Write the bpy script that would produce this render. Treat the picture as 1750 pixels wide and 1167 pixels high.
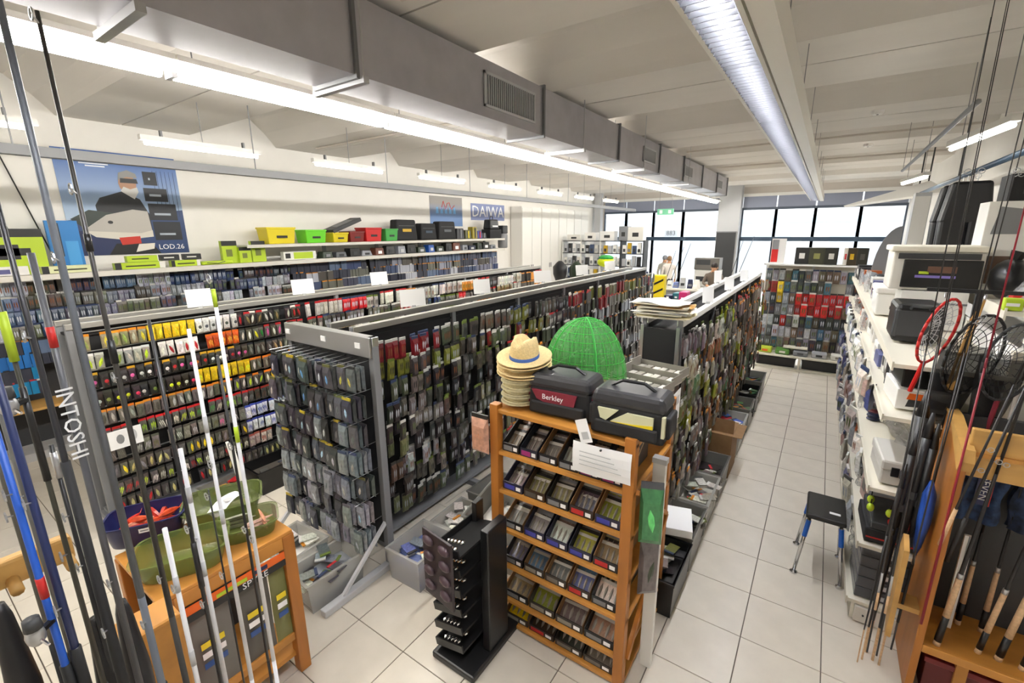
import bpy, math, random
from mathutils import Vector, Matrix
random.seed(7)
for o in list(bpy.data.objects): bpy.data.objects.remove(o)
SC = bpy.context.scene
COL = SC.collection
R = math.radians
# ---------------------------------------------------------------- camera
cam_d = bpy.data.cameras.new('camera'); cam = bpy.data.objects.new('camera', cam_d); COL.objects.link(cam)
cam_d.sensor_width = 36; cam_d.lens = 772.69/1750*36; cam_d.clip_start = .05; cam_d.clip_end = 300
CH = 2.6577
yaw, pitch, roll = R(34.4895), R(13.6234), R(-.4347)
fw = Vector((-math.sin(yaw)*math.cos(pitch), math.cos(yaw)*math.cos(pitch), -math.sin(pitch)))
rt = Vector((math.cos(yaw), math.sin(yaw), 0)); up = rt.cross(fw)
r2 = math.cos(roll)*rt + math.sin(roll)*up; u2 = -math.sin(roll)*rt + math.cos(roll)*up
cam.matrix_world = Matrix(((r2.x, u2.x, -fw.x, 0), (r2.y, u2.y, -fw.y, 0), (r2.z, u2.z, -fw.z, CH), (0, 0, 0, 1)))
SC.camera = cam
# ---------------------------------------------------------------- world, exposure
w = bpy.data.worlds.new('sky'); SC.world = w; w.use_nodes = True
bg = w.node_tree.nodes['Background']; bg.inputs[0].default_value = (.86, .93, 1, 1); bg.inputs[1].default_value = 1.6
SC.view_settings.view_transform = 'Standard'; SC.view_settings.look = 'None'
SC.view_settings.exposure = 1.22; SC.view_settings.gamma = 1; SC.view_settings.use_curve_mapping = False
TUBE_E = 46.0      # emission of the fluorescent tubes
# ---------------------------------------------------------------- helpers
def lin(h):
    if isinstance(h, str):
        h = h.lstrip('#'); c = [int(h[i:i+2], 16)/255 for i in (0, 2, 4)]
    else: c = h
    return tuple((x/12.92 if x <= .04045 else ((x+.055)/1.055)**2.4) for x in c)
MT = {}
def mat(name, col='808080', rough=.5, metal=0, noise=0, scale=20, alpha=1, emit=0, spec=.5, wood=False, bump=0, objcol=False, stretch=(1, 1, 1)):
    m = bpy.data.materials.new(name); m.use_nodes = True; nt = m.node_tree; b = nt.nodes['Principled BSDF']
    c = (*lin(col), 1)
    b.inputs['Base Color'].default_value = c; b.inputs['Roughness'].default_value = rough
    b.inputs['Metallic'].default_value = metal; b.inputs['Specular IOR Level'].default_value = spec
    src = None
    if objcol:
        oi = nt.nodes.new('ShaderNodeObjectInfo'); src = oi.outputs['Color']
    if noise or wood:
        tc = nt.nodes.new('ShaderNodeTexCoord'); mp = nt.nodes.new('ShaderNodeMapping'); mp.inputs['Scale'].default_value = stretch
        nt.links.new(tc.outputs['Object'], mp.inputs[0])
        nz = nt.nodes.new('ShaderNodeTexNoise'); nz.inputs['Scale'].default_value = scale; nz.inputs['Detail'].default_value = 3
        nt.links.new(mp.outputs[0], nz.inputs['Vector'])
        mr = nt.nodes.new('ShaderNodeMapRange'); mr.inputs[1].default_value = .3; mr.inputs[2].default_value = .7
        mr.inputs[3].default_value = 1-noise; mr.inputs[4].default_value = 1+noise*.6
        nt.links.new(nz.outputs[0], mr.inputs[0])
        mx = nt.nodes.new('ShaderNodeMix'); mx.data_type = 'RGBA'; mx.blend_type = 'MULTIPLY'; mx.inputs[0].default_value = 1
        if src: nt.links.new(src, mx.inputs[6])
        else: mx.inputs[6].default_value = c
        nt.links.new(mr.outputs[0], mx.inputs[7]); src = mx.outputs[2]
        if bump:
            bp = nt.nodes.new('ShaderNodeBump'); bp.inputs['Strength'].default_value = bump; bp.inputs['Distance'].default_value = .01
            nt.links.new(nz.outputs[0], bp.inputs['Height']); nt.links.new(bp.outputs[0], b.inputs['Normal'])
    if src: nt.links.new(src, b.inputs['Base Color'])
    if emit:
        b.inputs['Emission Color'].default_value = c; b.inputs['Emission Strength'].default_value = emit
    if alpha < 1: b.inputs['Alpha'].default_value = alpha
    MT[name] = m; return m
mat('tile', 'd4ccbe', .22, noise=.05, scale=6); mat('grout', '5c5148', .8)
mat('wallwhite', 'efece6', .7, noise=.02, scale=3); mat('ceil', 'dad5ce', .8, noise=.05, scale=2.5, stretch=(.3, 1, 1)); mat('ceil2', 'cbc3ba', .8)
mat('galv', 'b4b2b8', .38, .55, noise=.08, scale=5); mat('galvdark', '77787a', .45, .5); mat('steelrail', 'b3b1ab', .35, .5)
mat('white', 'e9e7e2', .45); mat('paper', 'f4f4f4', .6); mat('cream', 'e2dccb', .5); mat('offwhite', 'd9d5cb', .4)
mat('wood', 'b06f2a', .42, noise=.22, scale=9, stretch=(1, 1, .12)); mat('woodh', 'bd8238', .42, noise=.2, scale=9, stretch=(.12, 1, 1))
mat('wooddark', '8c5425', .42, noise=.22, scale=8, stretch=(1, 1, .12)); mat('woodlight', 'c79a55', .45, noise=.18, scale=9, stretch=(.12, 1, 1)); mat('woody', 'bd8238', .42, noise=.2, scale=9, stretch=(1, .12, 1))
mat('black', '161617', .35); mat('blackmat', '1b1b1d', .7); mat('dgrey', '37383a', .5); mat('grey', '808184', .5); mat('lgrey', 'bfc0c2', .5)
mat('chrome', 'd5d5d6', .15, 1); mat('silver', 'b9babc', .3, .8); mat('louvre', '58585c', .35, .7); mat('reflect', '8a8a8e', .3, .9); mat('frame', '4f5866', .45); mat('frameblue', '3c4f63', .4)
mat('obj', 'ffffff', .28, objcol=True, noise=.3, scale=45); mat('objflat', 'ffffff', .45, objcol=True); mat('objmat', 'ffffff', .75, objcol=True, noise=.12, scale=30)
mat('clear', 'd9dde0', .12, alpha=.35); mat('bin', 'd2d0ca', .25, alpha=.42); mat('bingrey', '8b8983', .3, alpha=.8); mat('greentub', '6d7a3e', .15, alpha=.62)
mat('glass', 'eef6fa', .03, alpha=.12); mat('bagplastic', 'c9c9c9', .15, alpha=.45, noise=.3, scale=25, bump=.6)
mat('navy', '1f2350', .3); mat('straw', 'd9c08a', .8, noise=.15, scale=90, bump=.4); mat('strawpale', 'e8dcb0', .8, noise=.1, scale=80, bump=.3)
mat('netgreen', '3a9a40', .6); mat('card', '8c6a45', .75, noise=.08, scale=20); mat('cork', 'd2ad85', .7, noise=.18, scale=60)
mat('red', 'c3221f', .4); mat('yellow', 'e8cf1e', .4); mat('lime', 'b5cf2e', .45); mat('blue', '1d63c4', .35); mat('maroon', '7e1f30', .6); mat('orange', 'e8681c', .45)
mat('skin', 'c99672', .6); mat('hair', '2a211c', .7); mat('hairlight', '9b7a58', .7); mat('shirt', '6b5f55', .8); mat('trousers', '30333c', .8)
mat('tube', 'fffcf6', emit=TUBE_E*.64); mat('tubewall', 'fffcf4', emit=TUBE_E*.2); mat('tubecool', 'f6f9ff', emit=TUBE_E*3.4)
mat('green', '2f9e44', .5); mat('olive', '5b5b32', .6); mat('seablue', '2a4f8f', .5); mat('pink', 'e59acb', .6)
PALX = {}
def pm(h):            # plain print colour material
    if h not in PALX: PALX[h] = mat('print_'+h, h, .4)
    return PALX[h]
class MB:
    def __init__(s): s.v = []; s.f = []; s.m = []
    def add(s, vs, fs, mi=0):
        n = len(s.v); s.v += [tuple(x) for x in vs]
        for f in fs: s.f.append(tuple(i+n for i in f)); s.m.append(mi)
        return s
    BF = [(0, 3, 2, 1), (4, 5, 6, 7), (0, 1, 5, 4), (1, 2, 6, 5), (2, 3, 7, 6), (3, 0, 4, 7)]
    def box(s, x0, x1, y0, y1, z0, z1, mi=0, M=None):
        p = [Vector(q) for q in ((x0, y0, z0), (x1, y0, z0), (x1, y1, z0), (x0, y1, z0), (x0, y0, z1), (x1, y0, z1), (x1, y1, z1), (x0, y1, z1))]
        if M: p = [M @ q for q in p]
        return s.add(p, s.BF, mi)
    def frus(s, x0, x1, y0, y1, z0, z1, k, mi=0):     # tapered box, top scaled by k about centre
        cx, cy = (x0+x1)/2, (y0+y1)/2
        t = lambda x, c: c+(x-c)*k
        return s.add([(x0, y0, z0), (x1, y0, z0), (x1, y1, z0), (x0, y1, z0), (t(x0, cx), t(y0, cy), z1), (t(x1, cx), t(y0, cy), z1), (t(x1, cx), t(y1, cy), z1), (t(x0, cx), t(y1, cy), z1)], s.BF, mi)
    def cyl(s, p0, p1, r0, r1=None, n=8, mi=0, cap=True):
        p0, p1 = Vector(p0), Vector(p1); r1 = r0 if r1 is None else r1
        d = (p1-p0).normalized(); a = d.orthogonal().normalized(); b = d.cross(a); vs = []
        for p, r in ((p0, r0), (p1, r1)):
            for i in range(n):
                t = 2*math.pi*i/n; vs.append(p+(a*math.cos(t)+b*math.sin(t))*r)
        fs = [(i, (i+1) % n, n+(i+1) % n, n+i) for i in range(n)]
        if cap: fs += [tuple(range(n-1, -1, -1)), tuple(range(n, 2*n))]
        return s.add(vs, fs, mi)
    def tube(s, pts, r, n=6, mi=0):
        for a, b in zip(pts, pts[1:]): s.cyl(a, b, r, r, n, mi)
        return s
    def lathe(s, prof, n=16, mi=0, c=(0, 0, 0), sx=1, sy=1, closed=True):
        vs = []
        for r, z in prof:
            for i in range(n):
                t = 2*math.pi*i/n; vs.append((c[0]+r*math.cos(t)*sx, c[1]+r*math.sin(t)*sy, c[2]+z))
        fs = []
        for j in range(len(prof)-1):
            for i in range(n): fs.append((j*n+i, j*n+(i+1) % n, (j+1)*n+(i+1) % n, (j+1)*n+i))
        if closed: fs += [tuple(range(n-1, -1, -1)), tuple(range((len(prof)-1)*n, len(prof)*n))]
        return s.add(vs, fs, mi)
    def ball(s, c, rx, ry, rz, n=10, k=6, mi=0):
        return s.lathe([(max(.001, math.sin(math.pi*j/k)), -math.cos(math.pi*j/k)*rz) for j in range(k+1)], n, mi, c, rx, ry)
    def prism(s, poly, axis, a0, a1, mi=0):
        n = len(poly)
        def P(u, v, a): return {'x': (a, u, v), 'y': (u, a, v), 'z': (u, v, a)}[axis]
        vs = [P(u, v, a0) for u, v in poly]+[P(u, v, a1) for u, v in poly]
        fs = [(i, (i+1) % n, n+(i+1) % n, n+i) for i in range(n)]+[tuple(range(n-1, -1, -1)), tuple(range(n, 2*n))]
        return s.add(vs, fs, mi)
    def sheet(s, fn, nu, nv, mi=0):
        vs = [fn(i/nu, j/nv) for j in range(nv+1) for i in range(nu+1)]
        fs = [(j*(nu+1)+i, j*(nu+1)+i+1, (j+1)*(nu+1)+i+1, (j+1)*(nu+1)+i) for j in range(nv) for i in range(nu)]
        return s.add(vs, fs, mi)
    def mesh(s, name, mats, smooth=False):
        me = bpy.data.meshes.new(name); me.from_pydata(s.v, [], s.f)
        for m in (mats if isinstance(mats, (list, tuple)) else [mats]): me.materials.append(MT[m] if isinstance(m, str) else m)
        me.polygons.foreach_set('material_index', s.m)
        if smooth: me.polygons.foreach_set('use_smooth', [True]*len(s.f))
        me.update(); return me
    def build(s, name, mats, parent=None, smooth=False, loc=None, rz=0, bevel=0):
        o = bpy.data.objects.new(name, s.mesh(name, mats, smooth)); COL.objects.link(o)
        if parent: o.parent = parent
        if loc: o.location = loc
        if rz: o.rotation_euler.z = rz
        if bevel:
            b = o.modifiers.new('bevel', 'BEVEL'); b.width = bevel; b.segments = 2; b.limit_method = 'ANGLE'
            for p in o.data.polygons: p.use_smooth = False
        if smooth == 'auto': pass
        return o
def tag(o, label, cat, group=None, kind=None):
    if label: o['label'] = label
    if cat: o['category'] = cat
    if group: o['group'] = group
    if kind: o['kind'] = kind
    return o
def thing(name, label, cat, loc=(0, 0, 0), rz=0, group=None):
    o = bpy.data.objects.new(name, None); COL.objects.link(o); o.location = loc; o.rotation_euler = (0, 0, rz); o.empty_display_size = .05
    return tag(o, label, cat, group)
def inst(name, me, parent=None, loc=(0, 0, 0), rot=(0, 0, 0), col=None, scale=None):
    o = bpy.data.objects.new(name, me); COL.objects.link(o)
    if parent: o.parent = parent
    o.location = loc; o.rotation_euler = rot
    if col: o.color = (*lin(col), 1)
    if scale: o.scale = scale
    return o
def struct(o): o['kind'] = 'structure'; return o
def text(s, size, parent, loc, rot, m, name='lettering', ext=.0008, sx=1, align='CENTER'):
    cu = bpy.data.curves.new('t', 'FONT'); cu.body = s; cu.size = size; cu.extrude = ext; cu.align_x = align; cu.align_y = 'CENTER'; cu.resolution_u = 2
    t = bpy.data.objects.new('t', cu); me = bpy.data.meshes.new_from_object(t); me.name = name
    bpy.data.objects.remove(t); me.materials.clear(); me.materials.append(MT[m] if isinstance(m, str) else m)
    o = inst(name, me, parent, loc, rot); o.scale = (sx, 1, 1); return o
ORD = ['first', 'second', 'third', 'fourth', 'fifth', 'sixth', 'seventh', 'eighth', 'ninth', 'tenth', 'eleventh', 'twelfth', 'thirteenth', 'fourteenth', 'fifteenth', 'sixteenth', 'seventeenth', 'eighteenth', 'nineteenth', 'twentieth']
HUES = [('black', '1c1c1e'), ('charcoal', '3a3b3d'), ('grey', '77787a'), ('silver', 'b4b6ba'), ('white', 'e6e4de'), ('brown', '5a4233'), ('tan', 'a98a62'), ('olive', '5f6230'), ('green', '3f8b3e'), ('lime', 'b7d32f'), ('yellow', 'e3c524'), ('orange', 'e07a22'), ('red', 'b9262a'), ('pink', 'd8609a'), ('purple', '5a3f78'), ('blue', '3456a6'), ('teal', '2f6f78'), ('navy', '232a4a')]
HD = dict(HUES)
def jit(h, a=.06):
    c = [int(h[i:i+2], 16)/255 for i in (0, 2, 4)]; k = 1+random.uniform(-a, a)*2
    return tuple(min(1, max(0, x*k+random.uniform(-a, a)*.4)) for x in c)
# ---------------------------------------------------------------- setting
T = .45; TX = -.1542; TY = 4.2613
XL, XR, YB, YF, ZC = -8.1, 1.85, -2.2, 18.5, 4.1
fl = struct(MB().box(XL-.2, XR+.2, YB-.2, YF+.2, -.2, -.006).build('floor', 'grout'))
tile_me = MB().frus(.0025, T-.0025, .0025, T-.0025, -.006, 0, .995).mesh('tile', 'tile')
cells = []
for i in range(int((XL-TX)/T)-1, int((XR-TX)/T)+1):
    for j in range(int((YB-TY)/T)-1, int((YF-TY)/T)+1):
        x, y = TX+i*T, TY+j*T
        if x < XL or x+T > XR+.3 or y < YB or y+T > YF: continue
        d = math.hypot(x, y)
        vis = (x > -1 and x < .9 and y > 1.8 and y < 10.6) or (x > -4.95 and x < -.9 and y > .4 and y < 3) or (x < -1.3 and y < 1.6 and y > -.6 and x > -6) or (x > -2.6 and x < -1.2 and y < 8 and y > 2.5)
        cells.append((d if vis else d+100, x, y))
cells.sort()
for d, x, y in cells[:300]: inst('floor_tile', tile_me, fl, (x, y, 0))
mb = MB()
for d, x, y in cells[300:]: mb.frus(x+.0025, x+T-.0025, y+.0025, y+T-.0025, -.006, 0, .995)
o = mb.build('floor_tile_field', 'tile', fl); o['kind'] = 'stuff'
ce = struct(MB().box(XL-.2, XR+.2, YB-.2, YF+.2, 4.72, 4.8).build('ceiling', 'ceil2'))
P = 2.78
prof = [(0, ZC), (.80, ZC), (.85, ZC+.09), (.92, ZC+.28), (1.05, ZC+.43), (1.25, ZC+.5), (1.5, ZC+.48), (1.75, ZC+.37), (1.95, ZC+.2), (2.07, ZC+.065), (2.12, ZC), (2.76, ZC), (2.76, 4.72), (0, 4.72)]
def ceil_z(yy):
    u = (yy-(5.28-3*P)) % P
    for (a, za), (b, zb) in zip(prof[:12], prof[1:12]):
        if a <= u <= b: return za+(zb-za)*(u-a)/max(1e-6, b-a)
    return ZC
slab = MB().prism(prof, 'x', XL-.1, XR+.1).mesh('ceiling_slab', 'ceil')
y = 5.28-3*P
while y < YF:
    if y+P > YB: inst('ceiling_slab', slab, ce, (0, y, 0))
    y += P
struct(MB().box(XL-.2, XL, YB-.2, YF+.2, 0, 4.72).build('wall_left', 'wallwhite'))
struct(MB().box(XR, XR+.2, YB-.2, YF+.2, 0, 4.72).build('wall_right', 'wallwhite'))
struct(MB().box(XL, XR, YB-.2, YB, 0, 4.72).build('wall_back', 'wallwhite'))
# far wall: glazed front
wf = struct(MB().box(XL, XR, YF, YF+.25, 3.86, 4.72, 0).box(XL, XR, YF, YF+.2, 0, .12, 0).box(XL, -7.95, YF, YF+.25, .12, 3.86, 0).build('wall_far', 'ceil2'))
k = 18.5/18
mull = [-7.95, -7.0, -5.86, -4.73, -3.42, -2.70, -1.63, -.49, .72, 1.85]
fas = MB()
for n_, (a, b) in enumerate(zip(mull, mull[1:])):
    if n_ == 4: continue
    fp = MB().box(a+.02, b-.02, YF+.02, YF+.1, 3.43, 3.86).build('fascia_panel', pm('8f95a8'), wf)
    wn = struct(thing('window_%d' % (n_+1), None, None, ((a+b)/2, YF+.06, 0)))
    hw = (b-a)/2
    for s in (-1, 1): MB().box(s*hw-.045, s*hw+.045, -.04, .06, .12, 3.43).build('mullion', 'frame', wn)
    MB().box(-hw, hw, -.045, .06, 2.28, 2.42).build('transom', 'frameblue', wn); MB().box(-hw, hw, -.045, .06, 3.35, 3.43).build('window_head', 'frame', wn)
    for z0, z1 in ((.12, 2.28), (2.42, 3.35)): MB().box(-hw+.045, hw-.045, .0, .008, z0, z1).build('pane', 'glass', wn)
struct(MB().box(-3.42, -2.70, YF-.35, YF+.1, 0, 4.72).build('trim_1', 'lgrey'))        # column
struct(MB().box(-7.98, -7.72, 17.6, 17.85, 0, 4.72).build('trim_2', 'lgrey'))
struct(MB().box(XL, XR, YF-.03, YF-.002, 3.80, 3.9).build('trim_3', 'white'))
# street outside
gr = struct(MB().box(-40, 40, YF+.3, 70, -.25, -.1).build('ground', pm('c8c8c4')))
hb = thing('house_across', 'pale building with horizontal shutters seen through the far windows', 'building', (0, 34, -.1))
MB().box(-26, 26, 0, 6, 0, 5.2).build('wall', pm('e8e6e0'), hb)
for i in range(9): MB().box(-20+i*5, -17+i*5, -.06, 0, .3, 2.7).build('shutter', pm('c4cad0'), hb)
MB().box(-26, 26, -.25, 0, 3.2, 3.5).build('band', pm('b3c2c9'), hb)
# ---------------------------------------------------------------- ceiling fixtures
# long line of battens beside the duct
hm = MB().box(-.03, .03, 0, 1.6, .03, .10).box(.055, .16, 0, 1.6, .045, .075).mesh('housing', 'offwhite')
dm = MB().prism([(-.04, .045), (-.05, .01), (-.02, -.022), (.02, -.022), (.05, .01), (.04, .045)], 'y', .03, 1.57).mesh('diffuser', 'tube')
em = MB().box(-.05, .05, .0, .03, -.02, .032).mesh('end_cap', 'silver')
for i in range(12):
    y = 1.31+1.61*(i-2)
    if y > 16.5: break
    t = thing('fluorescent_lamp', 'long white fluorescent batten beside the duct, %s from the camera in its line' % ORD[i], 'lamp', (-3.36, y, 3.58), 0, 'battens beside the duct')
    inst('housing', hm, t); inst('diffuser', dm, t); inst('end_cap', em, t)
    MB().cyl((.1, .1, .07), (.1, .1, ceil_z(y+.1)-3.58+.004), .004, n=4).build('hanger', 'grey', t)
# left fluorescents on their rail
rl = thing('lighting_rail', 'long grey lighting rail hung above the left gondola', 'rail', (-5.75, 0, 3.32))
MB().box(-.05, .05, -1.5, 16, 0, .07).build('beam', 'grey', rl); MB().box(-.03, .03, -1.5, 16, .07, .085).build('cable_tray', 'grey', rl)
for i in range(9): MB().cyl((0, -1+2*i, .08), (0, -1+2*i, ceil_z(-1+2*i)-3.32+.004), .006, n=5).build('hanger', 'grey', rl)
hm2 = MB().box(-.035, .035, 0, 1.25, .024, .075).mesh('housing', 'white'); tm2 = MB().cyl((0, .04, 0), (0, 1.21, 0), .022, n=8).mesh('tube', 'tubewall')
clip = MB().box(-.02, .02, -.01, .01, .075, .14).mesh('clip', 'galvdark')
for i, y in enumerate([.0, 2.0, 3.97, 5.98, 8.0, 10.0, 12.0, 14.0]):
    t = thing('fluorescent_lamp', 'single bare fluorescent tube over the left wall shelves, %s from the poster end' % ORD[i], 'lamp', (-6.07, y, 3.6), 0, 'tubes over the left wall')
    inst('housing', hm2, t); inst('tube', tm2, t); inst('clip', clip, t, (0, .2, 0)); inst('clip', clip, t, (0, 1.05, 0))
    MB().cyl((0, .6, .075), (0, .6, ceil_z(y+.6)-3.6+.004), .004, n=4).build('hanger', 'grey', t)
# louvre line
lh = MB().box(-.11, -.09, 0, 1.55, 0, .09).box(.09, .11, 0, 1.55, 0, .09).box(-.11, .11, 0, 1.55, .075, .09).box(.13, .22, 0, 1.55, -.02, .14).mesh('housing', 'offwhite')
lr = MB().add([(-.088, 0, .0), (-.05, 0, .072), (-.05, 1.55, .072), (-.088, 1.55, 0)], [(0, 1, 2, 3)]).add([(.088, 0, .0), (.05, 0, .072), (.05, 1.55, .072), (.088, 1.55, 0)], [(3, 2, 1, 0)]).mesh('reflector', 'reflect')
lt = MB().cyl((0, .02, .06), (0, 1.53, .06), .011, n=8).mesh('tube', 'tubecool')
bl = MB().prism([(-.088, -.008), (.088, -.008), (.07, .048), (-.07, .048)], 'y', 0, .004).mesh('louvre_blade', 'louvre')
for i in range(12):
    y = 1.3+1.55*(i-1)
    if y > 16.3: break
    t = thing('louvre_lamp', 'ceiling lamp with silver louvre grid over the right aisle, %s from the camera' % ORD[i], 'lamp', (-.5, y, 3.5), 0, 'louvre lamps over the right aisle')
    inst('housing', lh, t); inst('reflector', lr, t); inst('tube', lt, t)
    if 1 <= i < 5:
        for j in range(25): inst('louvre_blade', bl, t, (0, .03+j*.062, 0))
    else:
        q = MB()
        for j in range(25): q.prism([(-.088, -.008), (.088, -.008), (.07, .048), (-.07, .048)], 'y', .03+j*.062, .034+j*.062)
        q.build('louvre_grid', 'louvre', t)['kind'] = 'stuff'
    MB().cyl((.17, .3, .14), (.17, .3, ceil_z(y+.3)-3.5+.004), .004, n=4).build('hanger', 'grey', t)
# right fluorescents, hung across
for i, (x, y, rz, L) in enumerate([(1.05, 5.2, R(8), 1.25), (1.1, 9.5, R(8), 1.25)]):
    t = thing('fluorescent_lamp', ['bright bare tube lamp hanging near the right wall rods', 'small far tube lamp near the right wall'][i], 'lamp', (x, y, 3.42), rz)
    inst('housing', hm2, t); inst('tube', tm2, t)
    for q in (.2, 1.0): MB().cyl((0, q, .07), (0, q, ceil_z(y+q)-3.42+.004), .004, n=4).build('hanger', 'grey', t)
t = thing('conduit_bar', 'thin grey conduit bar running beside the right tube lamp', 'bar', (.72, 4.6, 3.5)); MB().cyl((0, 0, 0), (.05, 4.6, 0), .02, n=6).build('pipe', 'grey', t)
for s in (.3, 4.2): MB().cyl((.02, s, 0), (.02, s, ceil_z(4.6+s)-3.5+.004), .004, n=4).build('hanger', 'grey', t)
# duct
dt = thing('air_duct', 'large rectangular galvanised air duct running along the ceiling', 'duct', (0, 0, 0))
dx0, dx1, dz0, dz1 = -2.93, -2.52, 3.6, 4.04
ys = [-2.2, -.1, 2.0, 4.24, 6.25, 8.06, 9.6, 11.2, 12.8, 14.2]
for i, (a, b) in enumerate(zip(ys, ys[1:])):
    sg = MB().box(dx0, dx1, a, b, dz0, dz1).build('duct_section', 'galv', dt)
    MB().box(dx0-.025, dx1+.025, b-.012, b+.012, dz0-.025, dz1+.02).build('flange', 'galvdark', dt)
def grille(y0, y1, z0, z1):
    f = MB().box(dx1, dx1+.015, y0, y1, z0, z0+.02).box(dx1, dx1+.015, y0, y1, z1-.02, z1).box(dx1, dx1+.015, y0, y0+.02, z0, z1).box(dx1, dx1+.015, y1-.02, y1, z0, z1).box(dx1, dx1+.003, y0, y1, z0, z1, 1).build('grille', ['lgrey', 'dgrey'], dt)
    n = int((y1-y0-.04)/.03); sm = MB().box(dx1+.003, dx1+.012, 0, .008, z0+.02, z1-.02).mesh('slat', 'lgrey')
    for i in range(n): inst('slat', sm, f, (0, y0+.03+i*.03, 0))
for a in ((3.28, 4.08, 3.68, 3.95), (7.25, 7.85, 3.7, 3.92), (9.7, 10.3, 3.7, 3.92), (12.9, 13.5, 3.7, 3.92)): grille(*a)
for y in (.9, 2.03, 5.1, 7.2, 9.9):
    MB().box(dx0-.06, dx1+.06, y-.02, y+.02, dz0-.05, dz0-.012).build('hanger_channel', 'silver', dt)
    for x in (dx0-.04, dx1+.04): MB().cyl((x, y, dz0-.04), (x, y, ceil_z(y)+.004), .006, n=5).build('threaded_rod', 'silver', dt)
# conduits on ceiling
for i, (y, x0, x1) in enumerate([(2.3, -2.4, .2), (5.0, -7.5, -3.0), (9.3, -2.4, 1.6), (12.0, -2.4, 1.6)]):
    tag(MB().cyl((x0, y, ZC-.02), (x1, y, ZC-.02), .018, n=6).build('conduit_pipe', 'ceil2'), 'thin pale conduit pipe across the ceiling, %s from the camera' % ORD[i], 'pipe')
for i, (x, y) in enumerate([(.3, 7.7), (.35, 10.5)]):
    t = thing('smoke_detector', 'small white ceiling sensor, %s over the right aisle' % ('nearer' if i == 0 else 'farther'), 'sensor', (x, y, ceil_z(y))); MB().lathe([(.05, -.045), (.065, -.03), (.07, 0)], 12).build('body', 'white', t); MB().cyl((0, 0, -.05), (0, 0, -.045), .012, n=8).build('indicator', 'dgrey', t)
# ---------------------------------------------------------------- gondolas
def gondola(label, xc, y0, y1, h=1.93, hw=.15, base=.32, step=1.25, rail='steelrail', name='gondola'):
    g = thing(name, label, 'shelving', (xc, 0, 0))
    n = max(1, round((y1-y0)/step))
    for i in range(n+1):
        y = y0+(y1-y0)*i/n
        for s in (-1, 1): MB().box(s*hw-.02, s*hw+.02, y-.025, y+.025, 0, h).build('upright', 'grey', g, bevel=.004)
        MB().box(-base-.12, base+.12, y-.03, y+.03, 0, .06).build('foot', 'grey', g, bevel=.004)
        if i < n:
            y2 = y0+(y1-y0)*(i+1)/n
            for s in (-1, 1): MB().box(s*(hw-.02)-.006, s*(hw-.02)+.006, y+.025, y2-.025, .08, h-.06).build('back_panel', 'blackmat', g)
    for s in (-1, 1): MB().box(s*hw-.03, s*hw+.03, y0-.02, y1+.02, h-.05, h).build('top_rail', rail, g, bevel=.004)
    MB().box(-hw, hw, y0, y1, h-.12, h-.1).build('top_tray', 'blackmat', g)
    MB().box(-base, base, y0, y1, .06, .09).build('base_shelf', 'grey', g)
    return g
G1 = gondola('long grey double-sided gondola full of colourful lures left of the floor bins', -5.36, .96, 8.7)
G2 = gondola('long dark double-sided gondola in the middle of the shop', -3.2, 2.2, 9.3)
G3 = gondola('white-railed gondola bordering the right aisle', -1.08, 3.85, 9.1, rail='white', base=.1)
# end unit of the middle gondola, faces the camera
E2 = thing('end_display', 'grey perforated end display full of dark lure packs, with legs on the floor', 'shelving', (-3.16, 2.05, 0))
for s in (-1, 1):
    MB().box(s*.53-.025, s*.53+.025, -.03, .03, 0, 1.93).build('upright', 'grey', E2, bevel=.004)
    MB().box(s*.53-.03, s*.53+.03, -.62, .05, 0, .055).build('foot', 'lgrey', E2, bevel=.006)
    MB().cyl((s*.53, -.45, .05), (s*.53, -.02, .42), .02, n=6).build('brace', 'lgrey', E2)
MB().box(-.51, .51, -.006, .006, .2, 1.88).build('back_panel', 'dgrey', E2)
MB().box(-.56, .56, -.03, .03, 1.86, 1.93).box(-.55, .55, -.05, -.03, 1.78, 1.93).build('top_rail', 'silver', E2, bevel=.004)
for x in (-.5, 0, .42): MB().box(x-.03, x+.03, -.056, -.05, 1.84, 1.88).build('label_holder', 'paper', E2)
# ---------------------------------------------------------------- left wall shelving
WS = thing('hook_shelving', 'long grey hook wall with two ledges along the left wall', 'shelving', (-8.1, 0, 0))
for i in range(10):
    y = -1.0+1.25*i
    MB().box(.12, .17, y-.03, y+.03, 0, 2.5 if y > 3.5 else 2.2).build('upright', 'lgrey', WS)
    if i < 9: MB().box(.1, .12, y, y+1.25, .1, 2.18).build('back_panel', 'dgrey', WS)
MB().box(.05, .6, -1.1, 10.6, 2.18, 2.21).box(.585, .605, -1.1, 10.6, 2.15, 2.215).build('lower_ledge', 'offwhite', WS, bevel=.003)
MB().box(.05, .6, 3.62, 10.6, 2.46, 2.485).box(.585, .605, 3.62, 10.6, 2.44, 2.49).build('upper_ledge', 'offwhite', WS, bevel=.003)
MB().box(.05, .55, -1.1, 10.6, .62, .65).build('low_shelf', 'woodlight', WS)
MB().box(.05, .5, -1.1, 10.6, 0, .1).build('plinth', 'lgrey', WS)
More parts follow.
